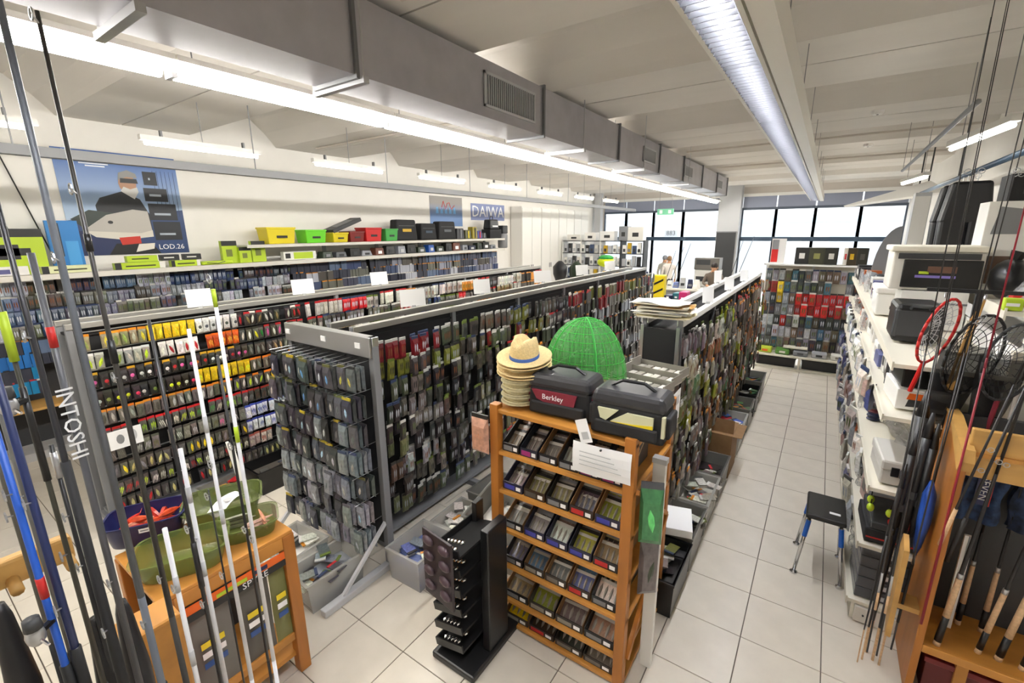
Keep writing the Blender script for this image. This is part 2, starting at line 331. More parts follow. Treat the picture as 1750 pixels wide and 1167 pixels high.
# ---------------------------------------------------------------- far rack facing the camera
FR = thing('far_rack', 'white pegboard rack closing the right aisle', 'shelving', (-.18, 10.35, 0))
MB().box(-.77, .77, .0, .02, .25, 2.0).build('back_panel', 'cream', FR)
for s in (-.76, 0, .76): MB().box(s-.02, s+.02, -.02, .02, 0, 2.03).build('upright', 'white', FR)
MB().box(-.8, .8, -.3, .05, 2.0, 2.03).build('top_shelf', 'white', FR); MB().box(-.8, .8, -.42, .02, .26, .29).build('bottom_shelf', 'cream', FR)
MB().box(-.78, .78, -.38, .0, 0, .04).build('plinth', 'cream', FR)
for s in (-.76, 0, .76): MB().box(s-.02, s+.02, -.42, -.38, 0, .26).build('leg', 'cream', FR)
for z, y in ((.62, -.3),): MB().box(-.3, .1, y, 0, z-.2, z-.18).build('wire_shelf', 'cream', FR)
# ---------------------------------------------------------------- right shelving
RS = thing('right_shelving', 'long cream tiered shelving along the right side of the aisle', 'shelving', (0, 0, 0))
RSX0, RSX1, RSY0, RSY1 = .42, .95, 3.5, 9.88
TIERS = [.16, .60, 1.02, 1.52, 1.86]
for i, z in enumerate(TIERS):
    x1 = RSX1
    MB().box(RSX0, x1, RSY0, RSY1, z-.025, z).box(RSX0-.006, RSX0+.004, RSY0, RSY1, z-.045, z+.012).build('shelf', 'cream', RS)
n = 6
for i in range(n+1):
    y = RSY0+.03+(RSY1-RSY0-.06)*i/n
    MB().box(RSX1-.04, RSX1, y-.02, y+.02, 0, 2.0).build('upright', 'cream', RS)
MB().box(RSX1, RSX1+.012, RSY0, RSY1, .1, 2.0).build('back_panel', 'white', RS)
MB().box(RSX0+.03, RSX1, RSY0+.02, RSY1, 0, .13).build('plinth', 'cream', RS)
d = MB().box(RSX0+.05, RSX1-.02, RSY0-.012, RSY0+.02, .01, .125).build('drawer_front', 'offwhite', RS, bevel=.003); MB().cyl((RSX0+.1, RSY0-.02, .07), (RSX0+.1, RSY0-.01, .07), .006).build('knob', 'dgrey', d)
# ---------------------------------------------------------------- lure packs
# local frame: hangs from the origin downwards, shows its front to +x, width along y
def pouch_mesh(w, h, t, name='lure_pack', mats=('obj',), head=.0):
    m = MB()
    y0, y1 = -w/2, w/2; zt, zb = -.015, -h
    vs = [(0, y0, zt), (0, y1, zt), (0, y1, zb), (0, y0, zb), (.004, y0, zt), (.004, y1, zt), (.004, y1, zb), (.004, y0, zb)]
    i0, i1 = y0*.72, y1*.72
    za, zc = zt-h*.22, zb+h*.1
    vs += [(t, i0, za), (t, i1, za), (t, i1, zc), (t, i0, zc)]
    fs = [(0, 1, 2, 3), (0, 4, 5, 1), (1, 5, 6, 2), (2, 6, 7, 3), (3, 7, 4, 0), (8, 11, 10, 9), (4, 8, 9, 5), (5, 9, 10, 6), (6, 10, 11, 7), (7, 11, 8, 4)]
    m.add(vs, fs, 0)
    return m
def header_mesh(w, h=.032): return MB().box(-.003, .006, -w/2-.001, w/2+.001, -h, 0).mesh('header_card', 'objflat')
def lure_mesh(L, r, kind='minnow'):
    m = MB()
    if kind == 'minnow': m.lathe([(.002, -L/2), (r*.55, -L*.36), (r, -L*.1), (r*.95, L*.15), (r*.55, L*.38), (.002, L/2)], 6, 0, (0, 0, 0), .8, 1).add([(0, 0, -L/2+.004), (0, -r*.9, -L/2-.014), (0, r*.9, -L/2-.014), (.003, 0, -L/2)], [(0, 1, 3), (3, 2, 0)], 0)
    elif kind == 'round': m.lathe([(.002, -r), (r*.7, -r*.7), (r, 0), (r*.7, r*.7), (.002, r)], 8, 0, (0, 0, 0), .5, 1).lathe([(.002, -r*1.8), (r*.3, -r*1.6), (.002, -r)], 5)
    else:
        for i in (-1, 0, 1): m.lathe([(.002, -L/2), (r*.35, -L*.2), (r*.45, L*.25), (.002, L/2)], 5, 0, (0, i*r*.8, -abs(i)*.01), .8, 1)
    return m.mesh('lure', 'obj')
PW, PH = .058, .148
pk_body = pouch_mesh(PW, PH, .016).mesh('lure_pack', 'obj'); pk_head = header_mesh(PW)
pk_lure = [lure_mesh(.092, .0135), lure_mesh(.05, .019, 'round'), lure_mesh(.088, .016, 'worm')]
pk_wide = pouch_mesh(.086, .195, .022).mesh('lure_pack', 'obj'); pk_whead = header_mesh(.082, .03)
# plain packs, body and header in one mesh (two colours)
def plain_mesh(w, h, t, hcol):
    m = pouch_mesh(w, h, t); m.box(-.003, .007, -w/2, w/2, -.03, 0, 1)
    for i in (-1, 1): m.lathe([(.001, -h*.28), (w*.11, -h*.1), (w*.13, h*.1), (.001, h*.26)], 5, 2, (t*.9, i*w*.16, -h*.55), .6, 1)
    return m.mesh('lure_pack', ['obj', pm(hcol[0]), pm(hcol[1])])
PLAIN = {k: plain_mesh(.063, .185, .02, v) for k, v in dict(k1=('3a3836', '9aa0a6'), k2=('d9d7d0', '5d6a3a'), k3=('c98228', 'a8a59c'), k4=('b3262a', 'd0cdc4'), k5=('33405f', 'c0c4cc'), k6=('bcbcb8', '7a4a2c'), k7=('5f6f2c', '20201f')).items()}
def nearest(h):
    c = [int(h[i:i+2], 16) for i in (0, 2, 4)]
    return min(HUES, key=lambda q: sum((int(q[1][i*2:i*2+2], 16)-c[i])**2 for i in range(3)))[0]
def pack(loc, rz, body, head, lure, kind, label, group, wide=False):
    o = inst('lure_pouch' if wide else 'blister_pack', pk_wide if wide else pk_body, None, loc, (random.uniform(-.05, .05), random.uniform(-.02, .05), rz+random.uniform(-.12, .12)), jit(body))
    tag(o, label, 'lure pack', group)
    inst('header_card', pk_whead if wide else pk_head, o, (0, 0, 0), (0, 0, 0), jit(head, .04))
    if lure: inst('lure', pk_lure[kind], o, (.013 if not wide else .017, random.uniform(-.006, .006), -(.086 if not wide else .115)), (random.uniform(-.35, .35), 0, 0), jit(lure))
    return o
# --- left gondola, near section: rows of blister packs
def pick(*a): return random.choice(a)
def g1_style(r, f):      # row, fraction along y
    if r == 0: return ('8f8a6a', 'e08a1e', pick('d8c83a', '8a9a50', 'b8b8a8'), 0) if f < .22 else (('d7b51e', 'e3c524', pick('e3c524', 'e8e040'), 0) if f < .42 else (('c8c6c0', 'efeeea', '50504e', 1) if f < .62 else ('3a342e', pick('2a2a2c', 'b9262a', 'd9d7d0'), pick('b9262a', 'd8d4c8', '8a7a4a', 'e07a22'), 0)))
    if r == 1: return ('9a9a90', 'cfcfca', pick('b7d32f', '7a8a40', 'c0bfae'), 0) if f < .28 else (('d9d5cd', 'e6e4de', pick('b9262a', 'd8d4c8'), 0) if f < .42 else (('c8541e', 'e0661e', pick('d8502a', 'e8b040'), 2) if f < .62 else ('55504a', pick('3a342e', 'b9262a'), pick('d8d4c8', 'd8609a', 'c7c020', '2f8a3a'), 0)))
    if r == 2: return ('3a3733', pick('c79a28', '3a3733'), pick('d8609a', 'e07a22', 'e6e4de', 'c9c9c4', 'b9262a'), 1) if f < .65 else ('4a4640', '2a2a2c', pick('a98a62', 'e3c524', '8a8a80'), 0)
    if r == 3: return ('2f2c29', '3a3733', pick('d6e02a', 'c92a52', 'c9c9c4', '7a8a40'), 1) if f < .4 else (('c9a91e', 'd8b81e', pick('e3c524', 'c7d32f'), 2) if f < .68 else ('5a5248', 'e07a22', pick('8a8a80', 'd8d4c8'), 0))
    if r == 4: return ('6b6760', pick('e07a22', 'd98a2a'), pick('55524c', 'a9a79c', 'c9c9c4'), 0) if f < .5 else ('55524c', pick('2a2a2c', 'e07a22'), pick('e3c524', 'b7d32f', '6a6a60', 'd8d4c8'), 0)
    if r == 5: return ('55524c', 'c9262a', pick('3f8b3e', '8fc030', 'd8d4c8', 'b7d32f'), 2) if f < .62 else ('4a423c', '8a2a20', pick('77787a', '5a4233'), 2)
    if r == 6: return ('6e6a64', '55524c', pick('d8609a', '8a8a80', 'c9c9c4', '5f6230'), 2) if f < .6 else ('c4c8d4', '3a46a0', pick('3a46a0', 'e6e4de'), 2)
    if r == 7: return ('5b564e', '3a342e', pick('c9c07a', '77787a', 'e3c524'), 0) if f < .6 else ('cfd0d8', '3a46a0', pick('5a66b0', 'e6e4de'), 2)
    if r == 8: return ('504c46', '2a2a2c', pick('b9262a', '8a8a80', 'b7d32f', 'd8d4c8'), 2) if f < .6 else ('b5a59c', 'a8584c', pick('a8584c', 'd0c0b4'), 2)
    return ('4a4640', '2a2a2c', pick('b9262a', 'c9c07a', '6a6a60'), 0)
LN = {0: 'minnow', 1: 'spoon', 2: 'worm'}
nr = 10
for r in range(nr):
    z = 1.84-r*.172; y = 1.03; n = 0
    while y < 2.98:
        b, hd, lu, kd = g1_style(r, (y-1.0)/1.98)
        if random.random() < .95:
            pack((-5.10+random.uniform(-.02, .01), y, z), 0, b, hd, lu, kd, '%s lure pack with %s header in the %s hook row of the left gondola' % (nearest(lu), nearest(hd), ORD[r]), 'lure packs on the left gondola')
        y += .066
    MB().cyl((-5.2, 1.0, z+.004), (-5.2, 3.0, z+.004), .006, n=5).build('hook_bar', 'silver', G1).location = (5.36, 0, 0)
# far section of the left gondola: plain packs, upper rows as individuals
def plain_rows(face_x, y0, y1, zs, pitch, pal, cap, what, group, dirx=True, yface=None, x0=None, x1=None, keys=None, drop=.04, wob=.02, name='lure_pack'):
    """rows of plain packs; the nearest `cap` are objects, the rest one stuff mesh"""
    cells = []
    for r, z in enumerate(zs):
        s = y0 if dirx else x0
        e = y1 if dirx else x1
        run = 0
        while s < e:
            if run <= 0:
                col = random.choice(pal); key = random.choice(keys or list(PLAIN)); run = random.randint(3, 8); dz = random.uniform(-.02, .02)
            run -= 1
            if random.random() > drop:
                p = (face_x+random.uniform(-wob, wob), s, z+dz) if dirx else (s, yface+random.uniform(-wob, wob), z+dz)
                cells.append((math.hypot(p[0], p[1]), p, col, key, r))
            s += pitch*random.uniform(.9, 1.1)
    cells.sort(key=lambda q: q[0])
    for d, p, col, key, r in cells[:cap]:
        o = inst(name, PLAIN[key], None, p, (random.uniform(-.05, .05), random.uniform(-.02, .08), (0 if dirx else -math.pi/2)+random.uniform(-.15, .15)), jit(col))
        tag(o, what % (nearest(col), ORD[r]), 'lure pack', group)
    return cells[cap:]
def stuff_packs(name, cells, label, dirx=True, w=.060, h=.18):
    cols = sorted({c[2] for c in cells}); m = MB(); ix = {c: i for i, c in enumerate(cols)}
    nh = len(cols); hc = ['2a2a2c', 'd0cec6', 'c98228', 'b3262a']
    for d, p, col, key, r in cells:
        a = random.uniform(-.1, .1)
        if dirx: m.box(p[0], p[0]+.018, p[1]-w/2, p[1]+w/2, p[2]-h, p[2]-.02, ix[col]); m.box(p[0]-.002, p[0]+.008, p[1]-w/2, p[1]+w/2, p[2]-.03, p[2], nh+int(key[1]) % 4)
        else: m.box(p[0]-w/2, p[0]+w/2, p[1]-.018, p[1], p[2]-h, p[2]-.02, ix[col]); m.box(p[0]-w/2, p[0]+w/2, p[1]-.008, p[1]+.002, p[2]-.03, p[2], nh+int(key[1]) % 4)
    if not cells: return
    o = m.build(name, [pm(c) for c in cols]+[pm(c) for c in hc]); tag(o, label, 'lure packs', None, 'stuff'); return o
palA = ['3a342e', '55504a', 'b9262a', '8a7a5a', 'a8a59c', '2f2c29', 'c98228', '6b6760', '39476e', 'd0cdc4']
rest = plain_rows(-5.12, 3.08, 8.6, [1.84, 1.665, 1.49], .064, palA, 210, '%s bagged lure, %s row of the left gondola, far section', 'bagged lures on the far left gondola', name='bagged_lure')
rest += plain_rows(-5.12, 3.08, 6.0, [1.31, 1.13, .95, .78], .066, palA, 0, '%s %s', 'x')
stuff_packs('far_lure_packs', rest, 'crowd of small lure packs on the far part of the left gondola')
# --- left wall packs
palW = ['4a4c5c', '5c5f70', '3a3c48', '77788a', '2e3040', '8d8f9c', '55504a', '44506e', '6a6a60', 'b0b2bc', '39476e', '5f6f8a']
rest = plain_rows(-7.72, -.4, 10.5, [2.14, 1.98, 1.81, 1.64], .062, palW, 300, '%s tackle pack in the %s hook row of the left wall', 'tackle packs on the left wall', name='tackle_packet', keys=['k1', 'k5', 'k6', 'k2'])
rest += plain_rows(-7.72, -.6, 1.1, [1.47, 1.3, 1.13, .96], .062, ['2f5aa8', '2a70b8', '3a3c48', '232a4a', '8d8f9c', '1f7fb0'], 0, '%s %s', 'x')
rest += plain_rows(-7.72, 1.1, 10.5, [1.47, 1.3], .062, palW, 0, '%s %s', 'x')
stuff_packs('tackle_pack_crowd', rest, 'crowd of small bluish tackle packs on the left wall hooks')
# --- end display of the middle gondola, packs stacked on each hook
palE = [('3c3f43', '1c1c1e', '8a8d92'), ('46484b', '2a2a2c', 'b9b7ac'), ('2e3035', '1c1c1e', 'c4c6ca'), ('505256', '5f6230', 'd8d5cc'), ('34343a', 'b4a020', 'a8cde2'), ('5a5e64', '2a2a2c', '9d9fac'), ('74787e', '33405f', 'd0d4dc')]
hk = MB().cyl((0, 0, 0), (0, -.24, 0), .003, n=5).mesh('hook', 'silver')
for r, z in enumerate([1.74, 1.52, 1.30, 1.09, .87, .65, .44]):
    for c in range(11):
        x = -3.16-.47+c*.094
        inst('hook', hk, E2, (x+3.16, 0, z+.004))
        st = random.choice(palE); lu = random.choice([st[2], st[2], 'c9c24a' if r == 0 else '77787a', '5a8ac0' if r < 2 else 'a9a79c'])
        if r >= 4 and random.random() < .5: st = ('8a8d92', '55585c', 'b4b6ba')
        dep = random.choice([3, 4, 4]); sh = random.uniform(0, .05)
        for k_ in range(dep):
            yy = 2.03-.06-sh-k_*.042
            if k_ == dep-1: pack((x+random.uniform(-.006, .006), yy, z), -math.pi/2, st[0], st[1], lu, 0, '%s lure pouch foremost on its hook, %s row of the end display' % (nearest(lu), ORD[r]), 'pouches on the end display', True)
            else:
                o = inst('lure_pouch', pk_wide, None, (x+random.uniform(-.006, .006), yy, z), (0, 0, -math.pi/2+random.uniform(-.06, .06)), jit(st[0]))
                tag(o, '%s lure pouch behind others, %s hook row of the end display' % (nearest(st[0]), ORD[r]), 'lure pack', 'pouches on the end display')
t = inst('price_card', MB().box(-.035, .035, -.003, 0, -.12, 0).mesh('price_card', 'pink'), None, (-3.62, 1.66, .42)); tag(t, 'pink price card hanging at the low left of the end display', 'card')
# --- middle gondola, aisle side
palG2 = ['3a3634', '44423f', '4c4a48', '2c2a2a', '5a5248', '66605a', '6e6e54', '7a766e', '5a463a', '9a9da2', '44423f', '545a48']
rows2 = [1.82, 1.65, 1.48, 1.30, 1.13, .95, .78, .60, .42]
rest = plain_rows(-2.86, 2.3, 9.2, rows2[:2], .060, palG2+['7a1f24', '7a1f24', '6a6e2c'], 110, '%s lure bag in the %s row of the middle gondola, aisle side', 'lure bags on the middle gondola', name='soft_bait_bag', wob=.06, keys=['k1', 'k2', 'k6', 'k7', 'k5', 'k1', 'k4'])
rest += plain_rows(-2.86, 2.3, 9.2, rows2[2:], .060, palG2, 190, '%s lure bag, %s row below the top two of the middle gondola', 'lure bags on the middle gondola', name='soft_bait_bag', wob=.07, keys=['k1', 'k2', 'k6', 'k7', 'k5', 'k1'])
stuff_packs('aisle_lure_bags', rest, 'crowd of dark lure bags on the far part of the middle gondola')
# --- right gondola, aisle side
palG3 = ['4a443c', '5a5248', '3a342e', '77736a', '8a8478', '4a443c', '5f6230', 'a9a08c', '9aa030', '8a5a3a', '6a5a5e', 'b8b4a8', '4f6b4e', '6a645c']
rest = plain_rows(-.85, 3.70, 9.0, [1.82, 1.64, 1.46, 1.28, 1.1, .92, .74, .56], .056, palG3, 300, '%s lure bag in the %s row of the right gondola', 'lure bags on the right gondola', name='lure_bag', wob=.07, keys=['k1', 'k2', 'k6', 'k7', 'k2', 'k6', 'k3'])
stuff_packs('right_lure_bags', rest, 'crowd of lure bags on the far part of the right gondola')
# --- far rack
palF = ['8d9098', 'a8aab2', '77787a', '55585c', '4a6a80', 'b4b6ba', '3a3b3d', '6a5a4a']
rows = [1.93, 1.72, 1.50, 1.28, 1.06, .84, .62]
for r, z in enumerate(rows):
    for c in range(14):
        x = -.88+c*.108
        col = random.choice(palF)
        if r in (2, 3) and 5 <= c <= 11: col = pick('b9262a', 'c92a2a', 'a81f24')
        if r == 2 and c == 12 or (r == 4 and c == 3): col = 'b9262a'
        if r == 1 and c < 2: col = '8a2a24'
        if r == 1 and c == 2 or r == 2 and c == 2: col = 'd8c02a'
        if r == 1 and c in (10, 11): continue
        o = inst('tackle_pack', PLAIN[random.choice(['k1', 'k2', 'k5', 'k6'])], None, (x, 10.25+random.uniform(-.04, .03), z), (0, 0, -math.pi/2+random.uniform(-.1, .1)), jit(col), (1, 1.6, 1.35))
        tag(o, '%s tackle pack in the %s hook row of the far rack' % (nearest(col), ORD[r]), 'tackle pack', 'tackle packs on the far rack')
# ---------------------------------------------------------------- floor bins and crates
def bin_(loc, sx, sy, h, m, label, rz=0, cols=None, n=5, t=.012, name='plastic_bin', lying=True, grp=None, sub='item'):
    b = thing(name, label, 'bin', loc, rz)
    k = .9
    def wall(k0, k1, z0, z1, th):
        M_ = MB()
        X0, Y0, X1, Y1 = sx/2*k0, sy/2*k0, sx/2*k1, sy/2*k1
        o_ = [(-X0, -Y0, z0), (X0, -Y0, z0), (X0, Y0, z0), (-X0, Y0, z0), (-X1, -Y1, z1), (X1, -Y1, z1), (X1, Y1, z1), (-X1, Y1, z1)]
        i_ = [(x*(1-2*th/sx), y*(1-2*th/sy), z) for x, y, z in o_]
        M_.add(o_+i_, [(0, 1, 5, 4), (1, 2, 6, 5), (2, 3, 7, 6), (3, 0, 4, 7), (9, 8, 12, 13), (10, 9, 13, 14), (11, 10, 14, 15), (8, 11, 15, 12), (4, 5, 13, 12), (5, 6, 14, 13), (6, 7, 15, 14), (7, 4, 12, 15), (1, 0, 8, 9), (2, 1, 9, 10), (3, 2, 10, 11), (0, 3, 11, 8)])
        return M_
    wall(k, 1, 0, h, t).build('body', m, b); MB().box(-sx/2*k+t, sx/2*k-t, -sy/2*k+t, sy/2*k-t, .0, .008).build('bottom', m, b)
    wall(1.03, 1.04, h-.018, h, t*1.6).build('rim', m, b)
    if cols:
        MB().box(-sx/2*.86, sx/2*.86, -sy/2*.86, sy/2*.86, .009, h*.6).build('filling', pm(cols[0]), b)
        for i in range(int(n*1.6)):
            a = random.choice(cols)
            xx, yy = random.uniform(-sx*.2, sx*.2), random.uniform(-sy*.27, sy*.27)
            c, s = math.cos(rz), math.sin(rz)
            o = inst('loose_pack', PLAIN[random.choice(list(PLAIN))], None, (loc[0]+c*xx-s*yy, loc[1]+s*xx+c*yy, loc[2]+h*.6+.012+i*.011), (random.uniform(-.2, .2), math.pi/2+random.uniform(-.12, .12), random.uniform(0, 6.3)), jit(a), (1, 1.25, .72))
            tag(o, '%s pack lying loose in the %s' % (nearest(a), sub), 'lure pack', 'loose packs in the %s' % sub)
    return b
gl = ['8a8d92', 'b4b6ba', 'd0cec6', '55585c', '3a3b3d']
bin_((-3.24, 1.60, 0), .40, .34, .27, 'bin', 'translucent bin with a white plastic bag, left of the end display foot', R(4), ['e6e4de', '3a3b3d', 'd8d4c8'], 5, sub='left translucent bin under the end display')
bin_((-2.84, 1.62, 0), .30, .46, .25, 'bin', 'translucent bin of silver packs in front of the end display', R(-3), gl, 6, sub='middle translucent bin under the end display')
bin_((-2.38, 2.16, 0), .34, .42, .28, 'bin', 'translucent bin beside the grey post of the end display', R(2), ['6a7ab0', 'd0cec6', '8a8d92'], 4, sub='translucent bin beside the grey post')
bin_((-2.34, 2.62, 0), .36, .42, .26, 'bin', 'pale lidded bin beyond the translucent bins in the middle aisle', R(2), ['d9d7d0', 'e6e4de', 'c8c6be'], 6, sub='pale bin in the middle aisle')
bin_((-2.3, 3.12, 0), .42, .46, .3, 'bingrey', 'grey storage bin farther along the middle aisle', R(0), ['55585c', 'b9262a', '8a8d92'], 4, sub='grey bin in the middle aisle')
bin_((-1.95, 2.72, .0), .5, .55, .46, 'bingrey', 'large grey storage bin behind the black stand', R(12), ['d0cec6', '8a8d92'], 3, sub='large grey bin behind the black stand')
# bins at the foot of the left gondola
bin_((-4.72, 1.72, 0), .34, .36, .2, 'bingrey', 'shallow grey bin at the foot of the left gondola', 0, ['55504a', '8a7a5a', 'b9262a'], 4, sub='shallow grey bin by the left gondola')
bin_((-4.70, 2.2, 0), .36, .46, .26, 'black', 'black bin at the foot of the left gondola, nearest the white stand', 0, ['55504a', '2f2c29'], 3, sub='black bin by the left gondola')
bin_((-4.70, 2.75, 0), .36, .46, .26, 'black', 'black bin farther along the foot of the left gondola', 0, ['55504a', '3a3b3d'], 3, sub='far black bin by the left gondola')
# bins along the right gondola
g3c = ['2f2c29', '55504a', '77736a', '5f6230', 'b8b4a8']
bin_((-.73, 3.02, .0), .31, .5, .3, 'black', 'black crate of lure packs next to the white board', 0, g3c, 8, sub='black crate by the white board')
bin_((-.73, 3.55, .0), .30, .48, .32, 'bingrey', 'grey bin under a white carton at the right gondola', 0, g3c+['d0cdc4'], 7, sub='grey bin by the right gondola')
bin_((-.73, 4.12, .0), .30, .56, .32, 'bin', 'wire-like clear bin of silver packs at the right gondola', 0, ['b8b4a8', 'd0cdc4', '8a8478'], 9, sub='clear bin by the right gondola')
bin_((-.73, 4.72, .0), .30, .5, .3, 'bingrey', 'grey bin below the brown carton', 0, g3c, 6, sub='grey bin below the brown carton')
bin_((-.73, 5.95, .0), .30, .6, .34, 'bin', 'clear bin with red and white packs along the right aisle', 0, ['e6e4de', 'b9262a', 'd8c02a', '3456a6'], 8, sub='clear bin with red packs')
bin_((-.73, 6.65, .0), .30, .5, .34, 'bingrey', 'dark grey bin along the right aisle, after the red packs', 0, ['2f2c29', '3f6b3e', '55504a'], 6, sub='dark bin after the red packs')
bin_((-.73, 7.3, .0), .30, .5, .34, 'black', 'black bin along the far right aisle', 0, ['2f2c29', '3f6b3e', '6a6660'], 6, sub='black bin of the far right aisle')
bin_((-.73, 8.0, .0), .30, .6, .36, 'bingrey', 'last grey bin before the far rack', 0, ['2f2c29', '3f6b3e', '6a6660', 'e07a22'], 6, sub='last grey bin of the right aisle')
c = thing('carton', 'open brown cardboard carton on the bins of the right gondola', 'carton', (-.74, 5.25, 0))
MB().box(-.14, .15, -.22, .22, 0, .5).build('body', 'card', c); MB().box(-.14, .15, -.225, -.215, .4, .62, 0, Matrix.Rotation(R(-8), 4, 'X')).build('flap', 'card', c); MB().box(.15, .24, -.2, .2, .485, .49).build('flap', 'card', c)
c = thing('carton', 'small white carton lying on the grey bin at the right gondola', 'carton', (-.72, 3.42, .33), R(15)); MB().box(-.1, .1, -.16, .16, 0, .06).build('body', 'white', c, bevel=.003); MB().box(-.1, .1, -.16, .16, .06, .063).build('lid', 'paper', c)
# ---------------------------------------------------------------- wooden rack with display boxes
WX0, WX1, WY0, WY1 = -1.61, -.68, 2.10, 2.86
WR = thing('wooden_rack', 'tall orange wooden rack of lure boxes with hats and bags on top', 'rack', (0, 0, 0))
for x in (WX0+.022, WX1-.03):
    for y in (WY0+.03, WY1-.03): MB().box(x-.03, x+.03, y-.03, y+.03, 0, 1.62).build('post', 'wood', WR, bevel=.004)
SH = [1.59, 1.31, 1.04, .76, .49, .22, .04]
for z in SH: MB().box(WX0-.0, WX1+.0, WY0+.01, WY1, z-.025, z).build('shelf' if z < 1.5 else 'top_board', 'woodh', WR, bevel=.003)
for x in (WX1+.005,): 
    MB().cyl((x, WY0+.05, .2), (x, WY1-.05, .8), .018, n=4).build('brace', 'wood', WR); MB().cyl((x, WY0+.05, 1.3), (x, WY1-.05, .8), .018, n=4).build('brace', 'wood', WR)
pk_card = []
for c_ in ('d0cec6', '2a2a2c', '8a8d92'):
    m_ = MB().box(-.5, .5, 0, .012, 0, .15, 0).box(-.5, .5, -.001, .013, .13, .152, 1)
    for i_ in range(4): m_.lathe([(.001, -.05), (.05, -.02), (.06, .02), (.001, .05)], 5, 2, (-.36+.24*i_, -.001, .07), 1, .1)
    pk_card.append(m_.mesh('lure_pack', ['obj', pm(c_), pm('9a9488')]))
box_styles = [('1d1d22', 'b9262a'), ('23243a', '3a3f9a'), ('17171a', '77787a'), ('2a1f1c', 'b9262a'), ('1c2230', '8f2a6a'), ('3a2a1c', '55504a')]
for s, z in enumerate(SH[1:]):
    nb = [6, 5, 5, 5, 4, 4][s]
    wdt = (WX1-.068-WX0-.058)/nb
    for i in range(nb):
        x = WX0+.058+wdt*(i+.5); st = random.choice(box_styles) if s < 3 else random.choice(box_styles[2:4]+[('2c2622', '8a8478'), ('2c2622', '6a6660')])
        h = .11 if s < 5 else .09
        yb = WY0+.04
        lab = '%s display box, %s from the left on the %s shelf of the wooden rack' % ('dark', ORD[i], ORD[s])
        b = thing('display_box', lab, 'box', (x, yb, z+.001), 0, 'display boxes in the wooden rack')
        w2 = wdt/2-.006; D = .42
        m_ = MB().prism([(0, 0), (D, 0), (D, h*1.7), (D*.45, h*1.4), (.0, h*.55)], 'x', -w2, -w2+.004).prism([(0, 0), (D, 0), (D, h*1.7), (D*.45, h*1.4), (.0, h*.55)], 'x', w2-.004, w2).box(-w2, w2, 0, D, 0, .004).box(-w2, w2, D-.004, D, 0, h*1.7)
        m_.build('tray', pm(st[0]) if random.random() < .75 else 'card', b)
        f = MB().box(-w2, w2, -.004, .002, 0, h*.5).build('front_label', pm(st[0]), b)
        MB().box(-w2*.85, w2*.2, -.0055, -.004, h*.08, h*.36).build('print_band', pm(st[1]), f); MB().box(w2*.35, w2*.8, -.006, -.004, h*.12, h*.34).build('price_tag', 'paper', f)
        cols = [['a8a296', 'ccc8bc', '8a7a6a'], ['7a7d82', 'a4a7ac', '5a5b5d'], ['8088a0', 'a4a8b0', '5a6a8f'], ['6a645c', '8a8680', '7f8250'], ['8a7a5a', 'a89a7a', 'aab040']][random.randrange(5)]
        if s == 5: cols = [['c7d32f', 'e3c524', '3f8b3e'], ['5a4233', '7a5a40', '4a3a2e'], ['b7d32f', '2a2a2c', 'c7d32f'], ['5a4a44', '2f2c29', '77736a']][i]
        npk = 11 if s < 3 else 8
        for k_ in range(npk):
            cl = random.choice(cols)
            y = yb+.02+k_*(.27/npk)
            o = inst('boxed_pouch', pk_card[k_ % 3], None, (x+random.uniform(-.005, .005), y, z+.008+k_*(.095/npk)), (-1.0+random.uniform(-.06, .06), 0, random.uniform(-.06, .06)), jit(cl, .1), (w2*1.9, 1, random.uniform(.78, .92)))
            tag(o, '%s lure pouch in the %s box from the left on the %s rack shelf' % (nearest(cl), ORD[i], ORD[s]), 'lure pack', 'lure pouches in the wooden rack')
t = thing('notice_sheet', 'white paper notice pinned under the top board of the wooden rack', 'notice', (-.86, WY0-.012, 1.45), R(1))
MB().sheet(lambda u, v: (-.165+.33*u, -.006*math.sin(u*5)-.01*math.sin(v*3), .09*(2*v-1)+.0), 8, 4).build('sheet', 'paper', t); MB().cyl((0, -.016, .075), (0, -.008, .075), .006).build('pin', 'dgrey', t)
for i in range(4): MB().box(-.12, .06+.02*i, -.018, -.017, .04-i*.025, .045-i*.025).build('text_line', 'lgrey', t)
# packs hung on rack posts
o = pack((WX0-.06, WY0-.03, 1.55), -math.pi/2, 'b08a6a', '20201f', 'a8562a', 2, 'clear blister of worms hanging at the left corner of the wooden rack', None, True); o.scale = (1.4, 1.5, 1.35)
o = pack((WX1+.07, WY0+.1, 1.36), -math.pi/2+.4, '3f7a4a', '55585c', '6ad07a', 0, 'green shiny lure pack hanging on the right post of the wooden rack', None, True); o.scale = (1.4, 1.4, 1.9)
o = pack((WX1+.06, WY0+.16, 1.0), -math.pi/2+.6, '77736a', '55585c', '3a3b30', 0, 'grey lure pack hanging low on the right post of the wooden rack', None, True); o.scale = (1.4, 1.3, 2.0)
t = thing('white_board', 'tall narrow white board standing against the right side of the rack', 'board', (-.62, 2.36, 0)); MB().box(-.035, .035, -.02, .02, 0, 1.4).build('panel', 'white', t, bevel=.003); MB().box(-.04, .04, -.025, .025, 1.4, 1.43).build('cap', 'lgrey', t)
